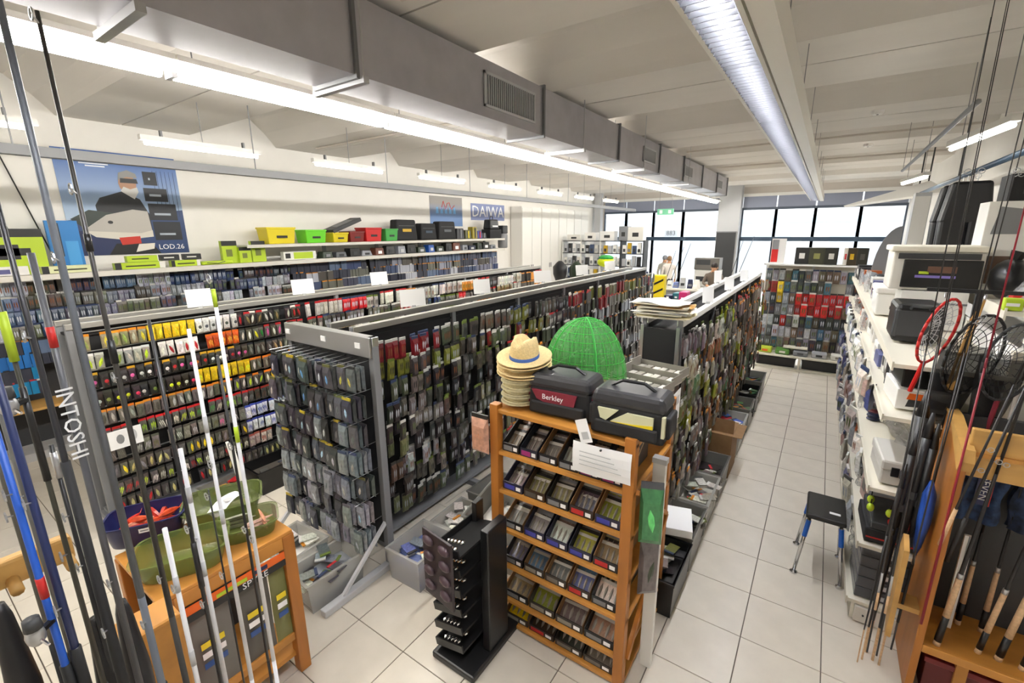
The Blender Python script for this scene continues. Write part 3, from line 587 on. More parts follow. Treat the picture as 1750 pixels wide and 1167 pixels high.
# hats on top of the rack
def hat(x, y, z, m, label, crown=True, tilt=0, r=.15, band='navy'):
    t = thing('straw_hat', label, 'hat', (x, y, z), 0, 'straw hats on the wooden rack'); t.rotation_euler = (tilt, tilt*.6, 0)
    MB().lathe([(.083, .005), (.1, -.002), (.125, .0), (r, .014), (r+.003, .018), (r-.004, .02), (.12, .007), (.092, .012)], 28, 0, (0, 0, 0), 1, 1.12, False).build('brim', m, t, True)
    if crown:
        me = MB(); pr = [(.09, .004), (.088, .05), (.082, .1), (.074, .135), (.055, .145), (.02, .13), (.002, .125)]
        me.lathe(pr, 28, 0, (0, 0, 0), 1, 1.12, False)
        me.v = [(a*(1-.25*max(0, c-.09)/.05*(1 if b < 0 else 0)), b, c-.035*math.exp(-(a/.03)**2)*max(0, (c-.08)/.05)) for a, b, c in me.v]
        me.build('crown', m, t, True); MB().lathe([(.0915, .01), (.0905, .034), (.0895, .034), (.0905, .01)], 28, 0, (0, 0, 0), 1, 1.12, False).build('band', band, t, True)
    return t
for i in range(4): hat(-1.49, 2.27, 1.625+i*.045, 'strawpale', 'pale cream straw hat, %s from the bottom of the lower stack' % ORD[i], True, 0, .112, 'strawpale')
for i in range(4): hat(-1.48, 2.29, 1.80+i*.03, 'straw', 'golden straw hat, %s from the bottom of the upper stack' % ORD[i], i == 3, .07*(i % 2)+.07, .165, 'seablue')
# fishing bags
def bag(x, y, z, sx, sy, h, label, panel, rz):
    t = thing('tackle_bag', label, 'bag', (x, y, z), rz)
    MB().frus(-sx/2, sx/2, -sy/2, sy/2, 0, h*.72, .96).build('body', 'blackmat', t, bevel=.02)
    MB().frus(-sx/2*1.02, sx/2*1.02, -sy/2*1.05, sy/2*1.02, h*.68, h, .9).build('lid', pm('2e2e31'), t, bevel=.025)
    for s in (-1, 1): MB().box(s*sx/2-.02, s*sx/2+.02, -sy*.35, sy*.35, .03, h*.6).build('side_pocket', 'maroon' if panel == 'maroon' else 'blackmat', t, bevel=.012)
    f = MB().box(-sx*.42, sx*.42, -sy/2-.022, -sy/2, .02, h*.36).build('front_pocket', 'blackmat', t, bevel=.01)
    if panel == 'maroon':
        p = MB().prism([(-sx*.42, h*.63), (sx*.3, h*.63), (sx*.26, h*.36), (-sx*.15, h*.32), (-sx*.34, h*.42)], 'y', -sy/2-.012, -sy/2+.004).build('front_panel', 'maroon', t)
        text('Berkley', .045, p, (-.03, -sy/2-.0135, h*.49), (math.pi/2, 0, 0), 'paper')
    else:
        MB().prism([(-sx*.38, h*.62), (-sx*.1, h*.62), (-sx*.26, h*.36), (-sx*.34, h*.4)], 'y', -sy/2-.012, -sy/2+.004).build('front_panel', pm('d3d2ae'), t)
        MB().prism([(sx*.02, h*.6), (sx*.36, h*.6), (sx*.36, h*.36), (-sx*.2, h*.36)], 'y', -sy/2-.012, -sy/2+.004).build('front_panel', pm('d3d2ae'), t)
        MB().prism([(-sx*.2, h*.36), (sx*.36, h*.36), (sx*.36, h*.44), (sx*.1, h*.385)], 'y', -sy/2-.015, -sy/2-.010).build('yellow_stripe', 'yellow', t)
        MB().box(sx*.46, sx*.5, -sy/2-.004, -sy/2+.02, .05, h*.65).build('side_strap', pm('c9c8a8'), t)
    MB().tube([(-sx*.3, 0, h), (-sx*.15, 0, h+.035), (sx*.15, 0, h+.035), (sx*.3, 0, h)], .01, 6).build('carry_handle', 'black', t)
    return t
bag(-1.19, 2.31, 1.592, .40, .24, .25, 'black and maroon tackle bag with a white logo, next to the hats', 'maroon', R(3))
bag(-.76, 2.25, 1.592, .40, .22, .25, 'black tackle bag with cream and yellow panels at the rack corner', 'cream', R(2))
t = thing('hang_tag', 'white printed hang tag lying between the two tackle bags', 'tag', (-.965, 2.09, 1.60), R(-20)); MB().box(-.045, .045, -.004, 0, -.06, .07, 0, Matrix.Rotation(R(-25), 4, 'Y')).build('card', 'paper', t); MB().box(-.02, .03, -.006, -.004, -.04, 0, 0, Matrix.Rotation(R(-25), 4, 'Y')).build('print', 'lgrey', t)
# green folding net trap
t = thing('keep_net', 'bright green conical folding net standing behind the tackle bags', 'net', (-1.28, 2.74, 1.595))
N = 20; dome = lambda a, b: (.29*math.cos(a)*math.cos(b), .25*math.sin(a)*math.cos(b), .06+.44*math.sin(b)**.9)
wires = MB()
for i in range(N):
    a = 2*math.pi*i/N; wires.tube([dome(a, b*math.pi/2/7) for b in range(8)], .0018, 3)
for b in range(0, 8): wires.tube([dome(2*math.pi*i/N, b*math.pi/2/8.5) for i in range(N+1)], .0018, 3)
wires.build('mesh_strands', 'netgreen', t)['kind'] = 'stuff'
MB().sheet(lambda u, v: dome(2*math.pi*u, v*math.pi/2*.98), 20, 8).build('net_cloth', mat('netcloth', '55b455', .6, alpha=.5), t, True)
for z_, r_ in ((.005, .30), (.022, .31), (.04, .30), (.058, .295)): MB().tube([(r_*math.cos(2*math.pi*i/24), r_*.86*math.sin(2*math.pi*i/24), z_+.004) for i in range(25)], .006, 5).build('hoop', 'netgreen', t)
for a in (-2.2, -.9, .7): MB().tube([dome(a, b*math.pi/2/8) for b in range(9)], .007, 5).build('rib', 'netgreen', t)
# paper trays on a carton behind the rack top
c = thing('tray_carton', 'tall brown carton behind the wooden rack carrying paper trays', 'carton', (-1.10, 3.2, 0)); MB().box(-.15, .17, -.3, .3, 0, 1.58).build('body', 'card', c, bevel=.004); MB().box(-.15, .17, -.3, .3, 1.58, 1.585).build('lid', 'card', c)
for i in range(3):
    t = thing('paper_tray', 'grey carton tray of small packs behind the net, %s from the camera' % ORD[i], 'tray', (-.96, 3.0+i*.2, 1.588), R(-8))
    MB().box(-.2, .2, -.09, .09, 0, .01).build('bottom', pm('b8b2a6'), t); MB().box(-.2, .2, -.09, -.085, .01, .05).box(-.2, .2, .085, .09, .01, .06).box(-.2, -.195, -.09, .09, .01, .09).box(.195, .2, -.09, .09, .01, .07).build('rim', pm('8f8a80'), t)
    for j in range(6): MB().box(-.18+j*.06, -.135+j*.06, -.075, .075, .012, .022+.004*(j % 2)).build('small_pack', pm(['c9c4b8', '9a958a', 'dcd8ce'][j % 3]), t)
t = thing('price_sheet', 'white sheet hanging from the paper trays at the right gondola', 'notice', (-.72, 3.02, 1.5)); MB().box(0, .003, -.09, .09, -.12, .1).build('sheet', 'paper', t); MB().box(.003, .004, -.06, .06, 0, .06).build('print', 'lgrey', t)
# end cap of right gondola
t = thing('closing_board', 'black panel with silver edges closing the near end of the right gondola', 'panel', (-1.08, 3.78, 0)); MB().box(-.14, .14, -.01, .01, .1, 1.86).build('panel', 'blackmat', t)
for s in (-1, 1): MB().box(s*.15-.014, s*.15+.014, -.016, .016, 0, 1.88).build('edge_profile', 'silver', t)
for i in range(5):
    t = thing('paper_bundle', 'flat pale paper bag bundle on the right gondola end, %s from the bottom' % ORD[i], 'bundle', (-1.1+random.uniform(-.03, .03), 3.92, 1.94+i*.028), random.uniform(-.1, .1), 'paper bundles on the right gondola')
    MB().sheet(lambda u, v: (-.23+.46*u+.01*math.sin(9*v+i), -.16+.32*v+.012*math.sin(7*u), .012*math.sin(u*8+i*2)*math.sin(v*7+i)+.014), 12, 8).build('bag', ['strawpale', 'paper', 'cream', 'woodlight', 'paper'][i], t); MB().box(-.2, .2, -.15, .15, 0, .012).build('fold', 'cream', t)
# ---------------------------------------------------------------- black comb stand with hanging blister
CS = thing('tray_stand', 'black plastic floor stand with slanting trays left of the wooden rack', 'display stand', (-1.60, 1.78, 0), R(0))
MB().box(-.17, .17, -.14, .36, 0, .05).build('base', 'black', CS, bevel=.012); MB().box(.09, .15, .06, .26, .05, .92).build('column', 'black', CS, bevel=.008); MB().box(-.14, -.1, .26, .34, .05, .92).build('rear_post', 'black', CS, bevel=.006)
for i in range(6):
    tr = MB().box(-.16, .07, -.1, .3, 0, .012, 0).box(-.16, -.15, -.1, .3, 0, .05).box(-.16, .07, -.105, -.095, 0, .05).build('tray', 'black', CS); tr.location = (0, 0, .12+i*.135); tr.rotation_euler = (0, R(-14), 0)
    for j in range(10): MB().ball((-.13+.03*(j % 5), -.05+.07*(j//5), .02), .014, .02, .01, 6, 4).build('sinker', 'chrome', tr)
t = thing('blister_card', 'dark purple blister card hanging on the front of the black tray stand', 'blister', (-1.63, 1.60, .98), R(-8))
MB().box(-.13, .13, -.008, .008, -.44, 0).build('card', pm('2b2126'), t, bevel=.004)
for j in range(8): MB().ball((-.07+.14*(j % 2), -.012, -.06-.1*(j//2)), .05, .02, .03, 8, 5).build('bubble', pm('4a3840'), t, True)
# stool
t = thing('step_stool', 'small black topped stool with chrome legs in the right aisle', 'stool', (.25, 4.0, 0), R(0))
MB().frus(-.13, .13, -.2, .2, .50, .535, .97).build('seat', 'black', t, bevel=.012); MB().box(.02, .09, -.1, -.07, .5355, .537).build('sticker', 'paper', t)
for sx in (-1, 1):
    for sy in (-1, 1):
        l = MB().cyl((sx*.1, sy*.16, .5), (sx*.15, sy*.2, .02), .013, n=8).build('leg', 'chrome', t, True); MB().lathe([(.028, 0), (.028, .012), (.014, .022)], 10, 0, (sx*.15, sy*.2, 0)).build('foot_cap', 'chrome', l)
        MB().cyl((sx*.103, sy*.163, .47), (sx*.118, sy*.175, .33), .017, n=8).build('blue_sleeve', 'blue', l)
# ---------------------------------------------------------------- fishing rods
def rod(x, y, ztop, rb, rt, col, label, grp, z0=0.0, handle=None, hz=None, guides=None, reel=None, lean=(0, 0), name='fishing_rod', band=None, tipc=None, hcol=None, sleeve=None):
    t = thing(name, label, 'rod', (x, y, z0), 0, grp)
    L = ztop-z0
    P_ = lambda z: (lean[0]*(z-z0)/L, lean[1]*(z-z0)/L, z-z0)
    rr = lambda z: rb+(rt-rb)*(z-z0)/L
    zs = [z0, z0+L*.5, ztop]; m_ = MB()
    for a, b in zip(zs, zs[1:]): m_.cyl(P_(a), P_(b), rr(a), rr(b), 10, 0)
    m_.build('blank', pm(col), t, True)
    if handle:
        for a, b, c in handle: MB().cyl(P_(a), P_(b), rr(a)*1.45, rr(b)*1.4, 10).build('grip', c if c in MT else pm(c), t, True)
    for g in (guides or []):
        p = Vector(P_(g)); q = p+Vector((.02, -.015, .01)); k_ = MB()
        k_.tube([q+Vector((.012*math.cos(a*math.pi/4), 0, .012*math.sin(a*math.pi/4))) for a in range(9)], .002, 4); k_.cyl(p, q, .002, n=4); k_.build('line_guide', 'silver', t)
    for z in (band or []): MB().cyl(P_(z), P_(z+.05), rr(z)*1.12, None, 10).build('band', tipc or 'red', t, True)
    if sleeve: MB().cyl(P_(sleeve[0]), P_(sleeve[1]), rr(sleeve[0])*1.8, None, 10).build('sleeve', sleeve[2], t, True)
    if reel:
        p = Vector(P_(reel)); d_ = Vector((.025, -.03, 0))
        rl_ = MB().ball(p+d_, .017, .017, .024, 10, 6).build('reel', 'silver', t, True); MB().cyl(p, p+d_, .008, n=6).build('reel_foot', 'black', rl_); MB().cyl(p+d_+Vector((0, 0, .018)), p+d_+Vector((0, 0, .042)), .016, .014, 12).build('spool', 'dgrey', rl_, True); MB().cyl(p+d_, p+d_+Vector((.035, .012, -.012)), .003, n=5).build('crank', 'chrome', rl_)
    return t
GL = 'rods standing at the left front'
rod(-1.496, .110, 2.7, .009, .005, '55524a', 'olive grey rod at the far left edge of the rod rack', GL, guides=[2.2, 2.02], handle=[(1.2, 1.65, 'blackmat')])
rod(-1.296, .103, 2.35, .010, .006, '1e56b8', 'bright blue rod with dark grip at the left edge', GL, guides=[2.15], handle=[(1.2, 1.72, 'black')], band=[1.9], tipc='red', reel=1.84)
rod(-1.643, .147, 2.5, .008, .005, '6a6a66', 'thin grey rod between the two blue rods', GL, guides=[2.0], handle=[(1.0, 1.5, 'blackmat')])
rod(-1.294, .124, 2.6, .011, .006, '1f2b55', 'navy blue rod with silver guides at the left front', GL, guides=[2.12, 1.86], handle=[(1.3, 1.75, 'black')])
rod(-1.44, .170, 2.75, .008, .004, '3b3a30', 'dark rod with a lime sleeve and a silver reel', GL, reel=2.30, sleeve=(2.39, 2.50, 'lime'), guides=[1.9], handle=[(2.1, 2.33, 'black'), (1.1, 1.5, 'black')])
rod(-1.537, .203, 2.15, .006, .005, '1c1c1e', 'short thin black rod with a metal reel seat on top', GL, guides=[1.95, 1.8], handle=[(2.06, 2.13, 'silver')])
rod(-1.336, .191, 2.95, .012, .004, '26262a', 'thick black rod left of the lettered tube', GL, guides=[2.45, 1.72], handle=[(1.1, 2.17, 'blackmat')])
t8 = rod(-1.48, .243, 2.62, .010, .007, '5b5c60', 'grey rod tube with white vertical lettering', GL, guides=[1.75], band=[2.40], tipc='red')
text('INTOSHI', .048, t8, (.011, -.006, 2.21), (0, math.pi/2, R(12)), 'paper')
rod(-1.423, .278, 3.4, .011, .006, '62676e', 'tall steel grey rod reaching past the ceiling lamps', GL, guides=[2.6, 1.62], handle=[(1.0, 1.4, 'black')])
rod(-1.461, .341, 3.125, .011, .004, '3a3835', 'tall dark brown rod with a black tip ring, left of the white rods', GL, guides=[3.1, 2.75, 2.3, 1.7], handle=[(2.62, 2.66, 'black'), (2.34, 2.40, 'black')])
rod(-1.392, .407, 2.45, .008, .004, '201f20', 'black rod between the dark brown rod and the white rods', GL, guides=[1.85, 1.6], handle=[(1.65, 1.8, 'black')])
rod(-1.358, .342, 1.90, .0075, .006, 'e9e9ec', 'shortest white telescopic rod, lowest top of the four', 'white telescopic rods', band=[1.7, 1.45], tipc='lgrey', guides=[1.72])
rod(-1.436, .433, 2.07, .0075, .006, 'e6e6ea', 'second shortest white telescopic rod, in front of the green tubs', 'white telescopic rods', band=[1.9, 1.65], tipc='lgrey', guides=[1.78])
rod(-1.415, .498, 2.406, .008, .005, 'ececf0', 'white telescopic rod reaching the left gondola packs', 'white telescopic rods', band=[2.1, 1.8], tipc='lgrey', guides=[2.0])
rod(-1.39, .564, 2.472, .008, .005, 'ececf0', 'rightmost white telescopic rod with a looped tip', 'white telescopic rods', band=[2.46, 2.05], tipc='lime', guides=[1.72, 2.53])
rod(-1.469, .493, 1.9, .004, .0025, '1a1a1a', 'thin black stick between two white rods', GL, guides=[1.88, 1.6])
rod(-1.489, .586, 2.3, .0055, .004, '1d1c1c', 'slim black rod left of the rightmost white rod', GL, guides=[2.0, 1.7])
# two dark covers leaning in the rack
for i, (x, y, zt, c) in enumerate([(-1.62, .05, 1.75, '16161a'), (-1.56, .2, 1.62, '1a1a1c'), (-1.68, .28, 1.55, '202024')]):
    t = thing('rod_cover', 'dark padded rod cover standing in the rod rack, %s' % ['at the left edge', 'with small metal rings', 'behind the lettered tube'][i], 'rod cover', (x, y, 0), 0, 'rod covers at the left front'); MB().lathe([(.03, 0), (.034, .3), (.034, zt-.25), (.02, zt-.04), (.012, zt)], 10).build('cover', pm(c), t, True)
    for z in (zt-.3, zt-.6): MB().tube([(.035+.01*math.cos(a*math.pi/4), -.012, z+.01*math.sin(a*math.pi/4)) for a in range(9)], .003, 4).build('ring', 'chrome', t)
# wooden holder of those rods
RH = thing('rod_holder', 'wooden rod holder with rounded pegs at the left front', 'rod rack', (-1.75, .2, 0))
MB().box(-.03, .03, -.63, -.57, 0, 1.78).build('post', 'woodh', RH, bevel=.005)
MB().box(-.02, .02, -.6, .02, 1.72, 1.80).build('upper_bar', 'woodlight', RH, bevel=.01)
for i in range(6): MB().cyl((.02, -.55+i*.11, 1.74), (.075, -.55+i*.11, 1.73), .014, n=8).build('peg', 'woodlight', RH, True)
MB().box(-.2, -.05, .08, .25, .08, 1.30).build('holder_block', 'woodh', RH, bevel=.012); MB().box(-.2, .12, -.65, .3, .0, .08).build('base', 'woodh', RH, bevel=.006)
t = thing('bottle_pack', 'orange red plastic pack behind the dark rods at lower left', 'pack', (-2.12, .42, 0)); MB().lathe([(.06, 0), (.085, .05), (.085, .8), (.07, .95), (.03, 1.02)], 12).build('body', mat('orangered', 'd24a24', .3), t, True); MB().cyl((0, 0, 1.02), (0, 0, 1.06), .028, n=10).build('cap', 'paper', t)
# ---------------------------------------------------------------- wooden cabinet with tubs
WC = thing('wooden_cabinet', 'orange wooden display stand with tubs of bait on top', 'cabinet', (-2.66, .84, 0))
hx, hy, hz = .26, .30, .985
for sx in (-1, 1):
    for sy in (-1, 1): MB().box(sx*hx-.035, sx*hx+.035, sy*hy-.035, sy*hy+.035, 0, hz-.022).build('post', 'wood', WC, bevel=.006)
MB().box(-hx-.03, hx+.03, -hy-.03, hy+.03, hz-.022, hz).build('top_board', 'woody', WC, bevel=.004)
MB().box(hx-.0, hx+.03, -hy, hy, hz-.1, hz-.023).build('front_rail', 'woody', WC, bevel=.004); MB().box(-hx-.03, -hx, -hy, hy, hz-.1, hz-.023).build('rear_rail', 'woody', WC, bevel=.004); MB().box(-hx, hx, hy, hy+.03, hz-.1, hz-.023).build('side_rail', 'woodh', WC, bevel=.004)
MB().box(-hx, hx, -hy, hy, .12, .15).build('lower_shelf', 'woody', WC); MB().box(-hx-.01, -hx+.005, -hy, hy, .12, hz-.1).build('back_panel', 'dgrey', WC)
for z in (.3,): MB().box(hx-.02, hx+.02, -hy, hy, z-.05, z).build('lower_rail', 'woody', WC, bevel=.004)
t = thing('bait_banner', 'orange and black banner card with white lettering under the cabinet top', 'banner', (-2.36, .84, 0)); MB().box(0, .006, -.26, .26, .80, .885).build('card', 'orange', t); MB().box(.006, .008, -.26, .26, .80, .84).build('black_band', 'black', t)
MB().box(.006, .009, -.1, .05, .846, .866).build('lime_print', 'lime', t); MB().box(.006, .009, .08, .16, .85, .872).build('dark_print', 'navy', t); text('SPYRE', .052, t, (.009, .09, .82), (math.pi/2, 0, math.pi/2), 'paper')
for i, (y, c, w_) in enumerate([(.70, '6b6862', .2), (.92, '55524c', .17), (1.06, '6f7040', .1)]):
    t = thing('bait_bag', ['clear grey bait bag hanging left in the cabinet', 'dark grey bait bag hanging in the middle of the cabinet', 'olive bait bag beside the cabinet right post'][i], 'bag', (-2.395, y, .79)); MB().sheet(lambda u, v: (.02*math.sin(u*math.pi)*math.sin(v*math.pi)+.004*math.sin(9*v+u*5), -w_/2+w_*u, -.52*v), 8, 10).build('film', pm(c), t, True); MB().box(-.003, .004, -w_/2, w_/2, -.02, .0).build('seal', 'bagplastic', t)
    for j in range(3): MB().box(.022, .024, -w_*.3, w_*.25, -.2-j*.06, -.165-j*.06).build('print', ['yellow', 'paper', 'seablue'][j], t)
def tub(x, y, z, sx, sy, h, m, label, rz, name='bait_tub'):
    t = thing(name, label, 'tub', (x, y, z), rz)
    def loop(k, z_, n=24):
        out = []
        for i in range(n):
            a = 2*math.pi*i/n; c, s = math.cos(a), math.sin(a); e = .45
            out.append((sx/2*k*math.copysign(abs(c)**e, c), sy/2*k*math.copysign(abs(s)**e, s), z_))
        return out
    n = 24; L_ = [loop(.80, 0), loop(.86, .01), loop(1, h), loop(1.06, h), loop(1.06, h-.008), loop(.97, h-.004), loop(.84, .014), loop(.78, .008)]
    def skin(Ls, capA, capB):
        m_ = MB(); vs = [v for l in Ls for v in l]; fs = []
        for j in range(len(Ls)-1):
            for i in range(n): fs.append((j*n+i, j*n+(i+1) % n, (j+1)*n+(i+1) % n, (j+1)*n+i))
        if capA: fs.append(tuple(range(n-1, -1, -1)))
        if capB: fs.append(tuple(range((len(Ls)-1)*n, len(Ls)*n)))
        return m_.add(vs, fs)
    skin([L_[0], L_[1], L_[2]], 1, 0).build('outer_wall', m, t, True); skin([L_[2], L_[3], L_[4]], 0, 0).build('rim', m, t); skin([L_[5], L_[6], L_[7]], 0, 1).build('inner_wall', m, t, True)
    return t
tub(-3.0, .69, .987, .25, .37, .14, 'navy', 'navy blue tub of red lures at the cabinet corner', R(-30))
t = thing('price_label', 'small white label on the side of the navy tub', 'label', (-2.885, .64, 1.09), R(-30)); MB().box(0, .003, -.025, .025, -.012, .012).build('sticker', 'paper', t); MB().box(.003, .0035, -.018, .018, -.004, .004).build('print', 'grey', t)
for i in range(9):
    a = inst('bait_lure', pk_lure[0], None, (-3.02+random.uniform(-.07, .07), .71+random.uniform(-.1, .1), 1.05+.006*i), (random.uniform(1.2, 1.9), 0, random.uniform(0, 6)), pick('c93a24', 'd8502a', 'e8a080', 'b02a20'), (1.6, 1.6, 1.6)); tag(a, 'glossy red soft lure lying in the navy tub', 'lure', 'red lures in the navy tub')
tub(-2.84, 1.02, .987, .30, .40, .12, 'greentub', 'green clear tub with a white slip, at the back of the cabinet', R(-28))
tub(-2.56, .70, .987, .28, .40, .12, 'greentub', 'empty green clear tub at the front of the cabinet', R(-28))
tub(-2.55, 1.02, .987, .24, .30, .09, 'greentub', 'low green clear tub at the right end of the cabinet', R(-25))
t = thing('paper_slip', 'crumpled white slip inside the back green tub', 'paper', (-2.82, 1.03, 1.03), R(30)); MB().sheet(lambda u, v: (-.05+.1*u, -.12+.24*v, .03*math.sin(3*v)+.01*math.sin(7*u)+.03), 6, 8).build('sheet', 'paper', t); MB().box(-.03, .03, -.02, .02, .062, .063).build('print', 'lgrey', t)
for i, (x, y, c) in enumerate([(-2.49, 1.02, 'd8b0a0'), (-2.5, 1.08, 'c98a70'), (-2.62, 1.0, '6a6a50')]):
    a = inst('bait_lure', pk_lure[2], None, (x, y, 1.04), (1.5, 0, i*1.3), c, (2, 2, 2)); tag(a, ['pale pink soft bait in the low green tub', 'tan soft bait in the low green tub', 'olive soft bait in the low green tub'][i], 'lure')
# white folding stand leaning at the left gondola
t = thing('folding_stand', 'white folding stand with grey foot leaning by the left gondola bins', 'stand', (-4.36, 1.78, 0)); 
for s in (-.05, 0, .05): MB().cyl((s, .0, .03), (s-.35, .05, .62), .016, n=6).build('leg', 'white', t)
MB().box(-.12, .12, -.05, .05, 0, .03).build('foot', 'dgrey', t)
# white lamp-tester card on gondola
t = thing('picture_card', 'white card with two grey pictures hung on the left gondola packs', 'card', (-5.02, 1.13, .88)); MB().box(0, .01, -.12, .12, -.085, .085).build('card', 'paper', t); MB().ball((.01, -.04, .0), .003, .03, .045, 10, 6).build('print', 'grey', t); MB().ball((.01, .06, .01), .003, .022, .05, 10, 6).build('print', 'lgrey', t)
# ---------------------------------------------------------------- right wooden rod stand
ST = thing('rod_stand', 'orange wooden rod stand with chamfered side panel at the right front', 'rod rack', (.70, 3.05, 0))
MB().prism([(0, 0), (.46, 0), (.46, 1.62), (.34, 1.62), (.0, 1.55), (.0, 0)], 'x', 0, .035).build('side_panel', 'wood', ST, bevel=.006)
MB().prism([(.0, 1.44), (-.03, 1.5), (.0, 1.56), (.34, 1.635), (.46, 1.635), (.46, 1.62), (.34, 1.62)], 'x', -.004, .05).build('panel_cap', 'woodlight', ST)
b_ = MB().box(.035, 1.1, .02, .42, .31, .345).build('base_shelf', 'woodh', ST, bevel=.005); MB().box(.035, 1.1, -.0, .02, .30, .35).build('shelf_lip', 'woodh', b_, bevel=.004)
MB().box(.035, 1.1, .05, .09, 1.40, 1.66).build('upper_rail', 'woodlight', ST, bevel=.006); MB().box(.035, 1.1, .035, .05, 1.52, 1.54).build('rail_groove', 'woodh', ST)
MB().box(.035, 1.1, .42, .46, .3, 1.62).build('back_board', 'dgrey', ST); MB().box(.2, .25, .05, .1, 0, .31).build('leg', 'woodh', ST); MB().box(1.05, 1.1, .0, .46, 0, 1.6).build('side_panel', 'wood', ST)
MB().prism([(.0, .32), (.02, .3), (.20, .62), (.1, .95), (.0, .9)], 'x', -.13, -.105).build('rod_bracket', 'woodlight', ST)
MB().box(-.11, 0, .04, .16, .5, .53).build('bracket_arm', 'woodlight', ST)
t = thing('red_box', 'dark red box on the floor under the right rod stand', 'box', (1.0, 3.25, 0)); MB().box(-.22, .2, -.13, .13, 0, .2).build('body', pm('5e1c1c'), t, bevel=.004); MB().box(-.23, .21, -.14, .14, .2, .235).build('lid', pm('701f20'), t, bevel=.004)
GR = 'rods in the right wooden stand'
def cork(x, y, zt, lab, c2='1a1a1c', lean=(.0, .0), z0=.345, dz=0, rb=.012):
    z1 = z0+.12+dz
    rod(x, y, zt, rb*.6, .003, '1c1a1a', lab, GR, z0=z0, lean=lean, guides=[1.9, 1.5] if zt > 2 else [], handle=[(z0, z0+.03, 'cork'), (z0+.03, z1, c2), (z1, z1+.26, 'cork'), (z1+.26, z1+.29, 'silver')])
cork(.80, 3.10, 2.55, 'long rod with split cork grip, nearest the side panel of the right stand', lean=(.1, -.02), dz=.08, rb=.02)
cork(.93, 3.36, 1.6, 'cork handled rod at the back of the right stand, beside the white strip', dz=.03, rb=.017)
cork(1.03, 3.36, 1.7, 'second cork handled rod at the back of the right stand', dz=.03, rb=.017)
cork(.98, 3.16, 2.7, 'pale cork handled rod at the front lip of the right stand', lean=(.2, 0), dz=.03, rb=.017)
cork(1.06, 3.16, 2.6, 'cork handled rod with a white label, front lip of the right stand', lean=(.2, 0), dz=.04, rb=.02)
cork(1.15, 3.15, 2.6, 'rightmost cork handled rod of the front lip', lean=(.2, 0), dz=.04, rb=.018)
# upper rods crossing the right edge of the frame
rod(.70, 3.04, 2.95, .007, .002, '1d1a1a', 'thick black rod with white lettering leaning on the upper rail', GR, z0=1.0, lean=(.14, -.35), guides=[1.5, 1.62], handle=[(1.0, 1.25, 'cork')])
rod(.75, 3.07, 3.0, .008, .003, '191718', 'second thick black rod leaning on the upper rail', GR, z0=.9, lean=(.14, -.3), guides=[1.55], handle=[(.9, 1.2, 'black')])
rod(.70, 3.02, 3.6, .007, .002, '8a1428', 'dark red rod leaning in front of the right wall', GR, z0=.5, lean=(.0, .0), band=[2.0], tipc='maroon')
for i, (x, y, l) in enumerate([(.50, 3.0, (-.05, 0)), (.545, 3.0, (-.05, 0)), (.62, 3.1, (.03, 0)), (.66, 3.3, (.06, 0)), (.57, 3.2, (-.03, 0.1))]):
    rod(x, y, 3.9, .005, .0015, '2c2a2a', 'thin dark rod tip rising to the ceiling at right, %s from the left' % ORD[i], 'rod tips at the right', z0=.2, lean=l, guides=[2.2, 2.9], handle=[(.5, .62, 'cork'), (.62, .75, 'silver')] if i < 2 else [(.4, .8, 'blackmat')])
# black bundle of covered rods between shelving and stand
for i, (x, y, zt, r_, l) in enumerate([(.555, 3.3, 1.6, .026, (.02, .06)), (.585, 3.24, 1.5, .022, (.02, .05)), (.53, 3.2, 1.4, .016, (.02, .04)), (.505, 3.16, 1.2, .011, (.02, .04)), (.615, 3.22, 1.45, .017, (.02, .05))]):
    t = thing('covered_rod', 'rod in a black cover leaning left of the wooden stand, %s of the bundle' % ['thickest', 'second thickest', 'middle', 'thinnest', 'rightmost'][i], 'rod cover', (x, y, .0), 0, 'covered rods by the right stand')
    MB().cyl((-l[0], -l[1], .25), (0, 0, .9), r_*.35, r_*.8, 8).cyl((0, 0, .9), (l[0], l[1], zt), r_*.8, r_*1.3, 8).cyl((l[0], l[1], zt), (l[0]*1.2, l[1]*1.2, zt+.15), r_*1.3, r_*.4, 8).build('cover', pm(['141416', '19191c', '1d1b1d', '171719', '121213'][i]), t, True); MB().cyl((-l[0], -l[1], 0), (-l[0], -l[1], .25), r_*.35, None, 8).build('butt', 'cork', t); MB().cyl((l[0]*.5, l[1]*.5, zt*.75), (l[0]*.55, l[1]*.55, zt*.78), r_*1.45, None, 8).build('strap', 'dgrey', t)
# camo garments in the stand
for i, (x, c, tx) in enumerate([(.86, '2b3f62', 'SEVEN'), (1.12, '26344f', '')]):
    t = thing('camo_trousers', ['blue camouflage garment with a white logo under the upper rail', 'dark blue camouflage garment with a yellow emblem under the upper rail'][i], 'garment', (x, 3.36, 1.38)); q = mat('camo%d' % i, c, .85, noise=.75, scale=22)
    MB().sheet(lambda u, v: (-.11+.22*u+.01*math.sin(v*9), -.02+.02*math.sin(u*11+v*2), -.34*v), 12, 10).sheet(lambda u, v: (-.11+.22*u+.01*math.sin(v*9), .02+.02*math.sin(u*11+v*2), -.34*v), 12, 10).build('cloth', q, t, True)
    if tx: 
        p = MB().box(-.01, .05, -.05, -.046, -.22, -.02).build('logo_patch', 'navy', t); text(tx, .05, p, (.02, -.052, -.12), (math.pi/2, math.pi/2, 0), 'paper'); MB().box(.05, .056, -.05, -.046, -.22, -.02).build('red_edge', 'red', p)
    else: MB().ball((0, -.05, -.14), .05, .004, .03, 10, 5).build('emblem', 'yellow', t)
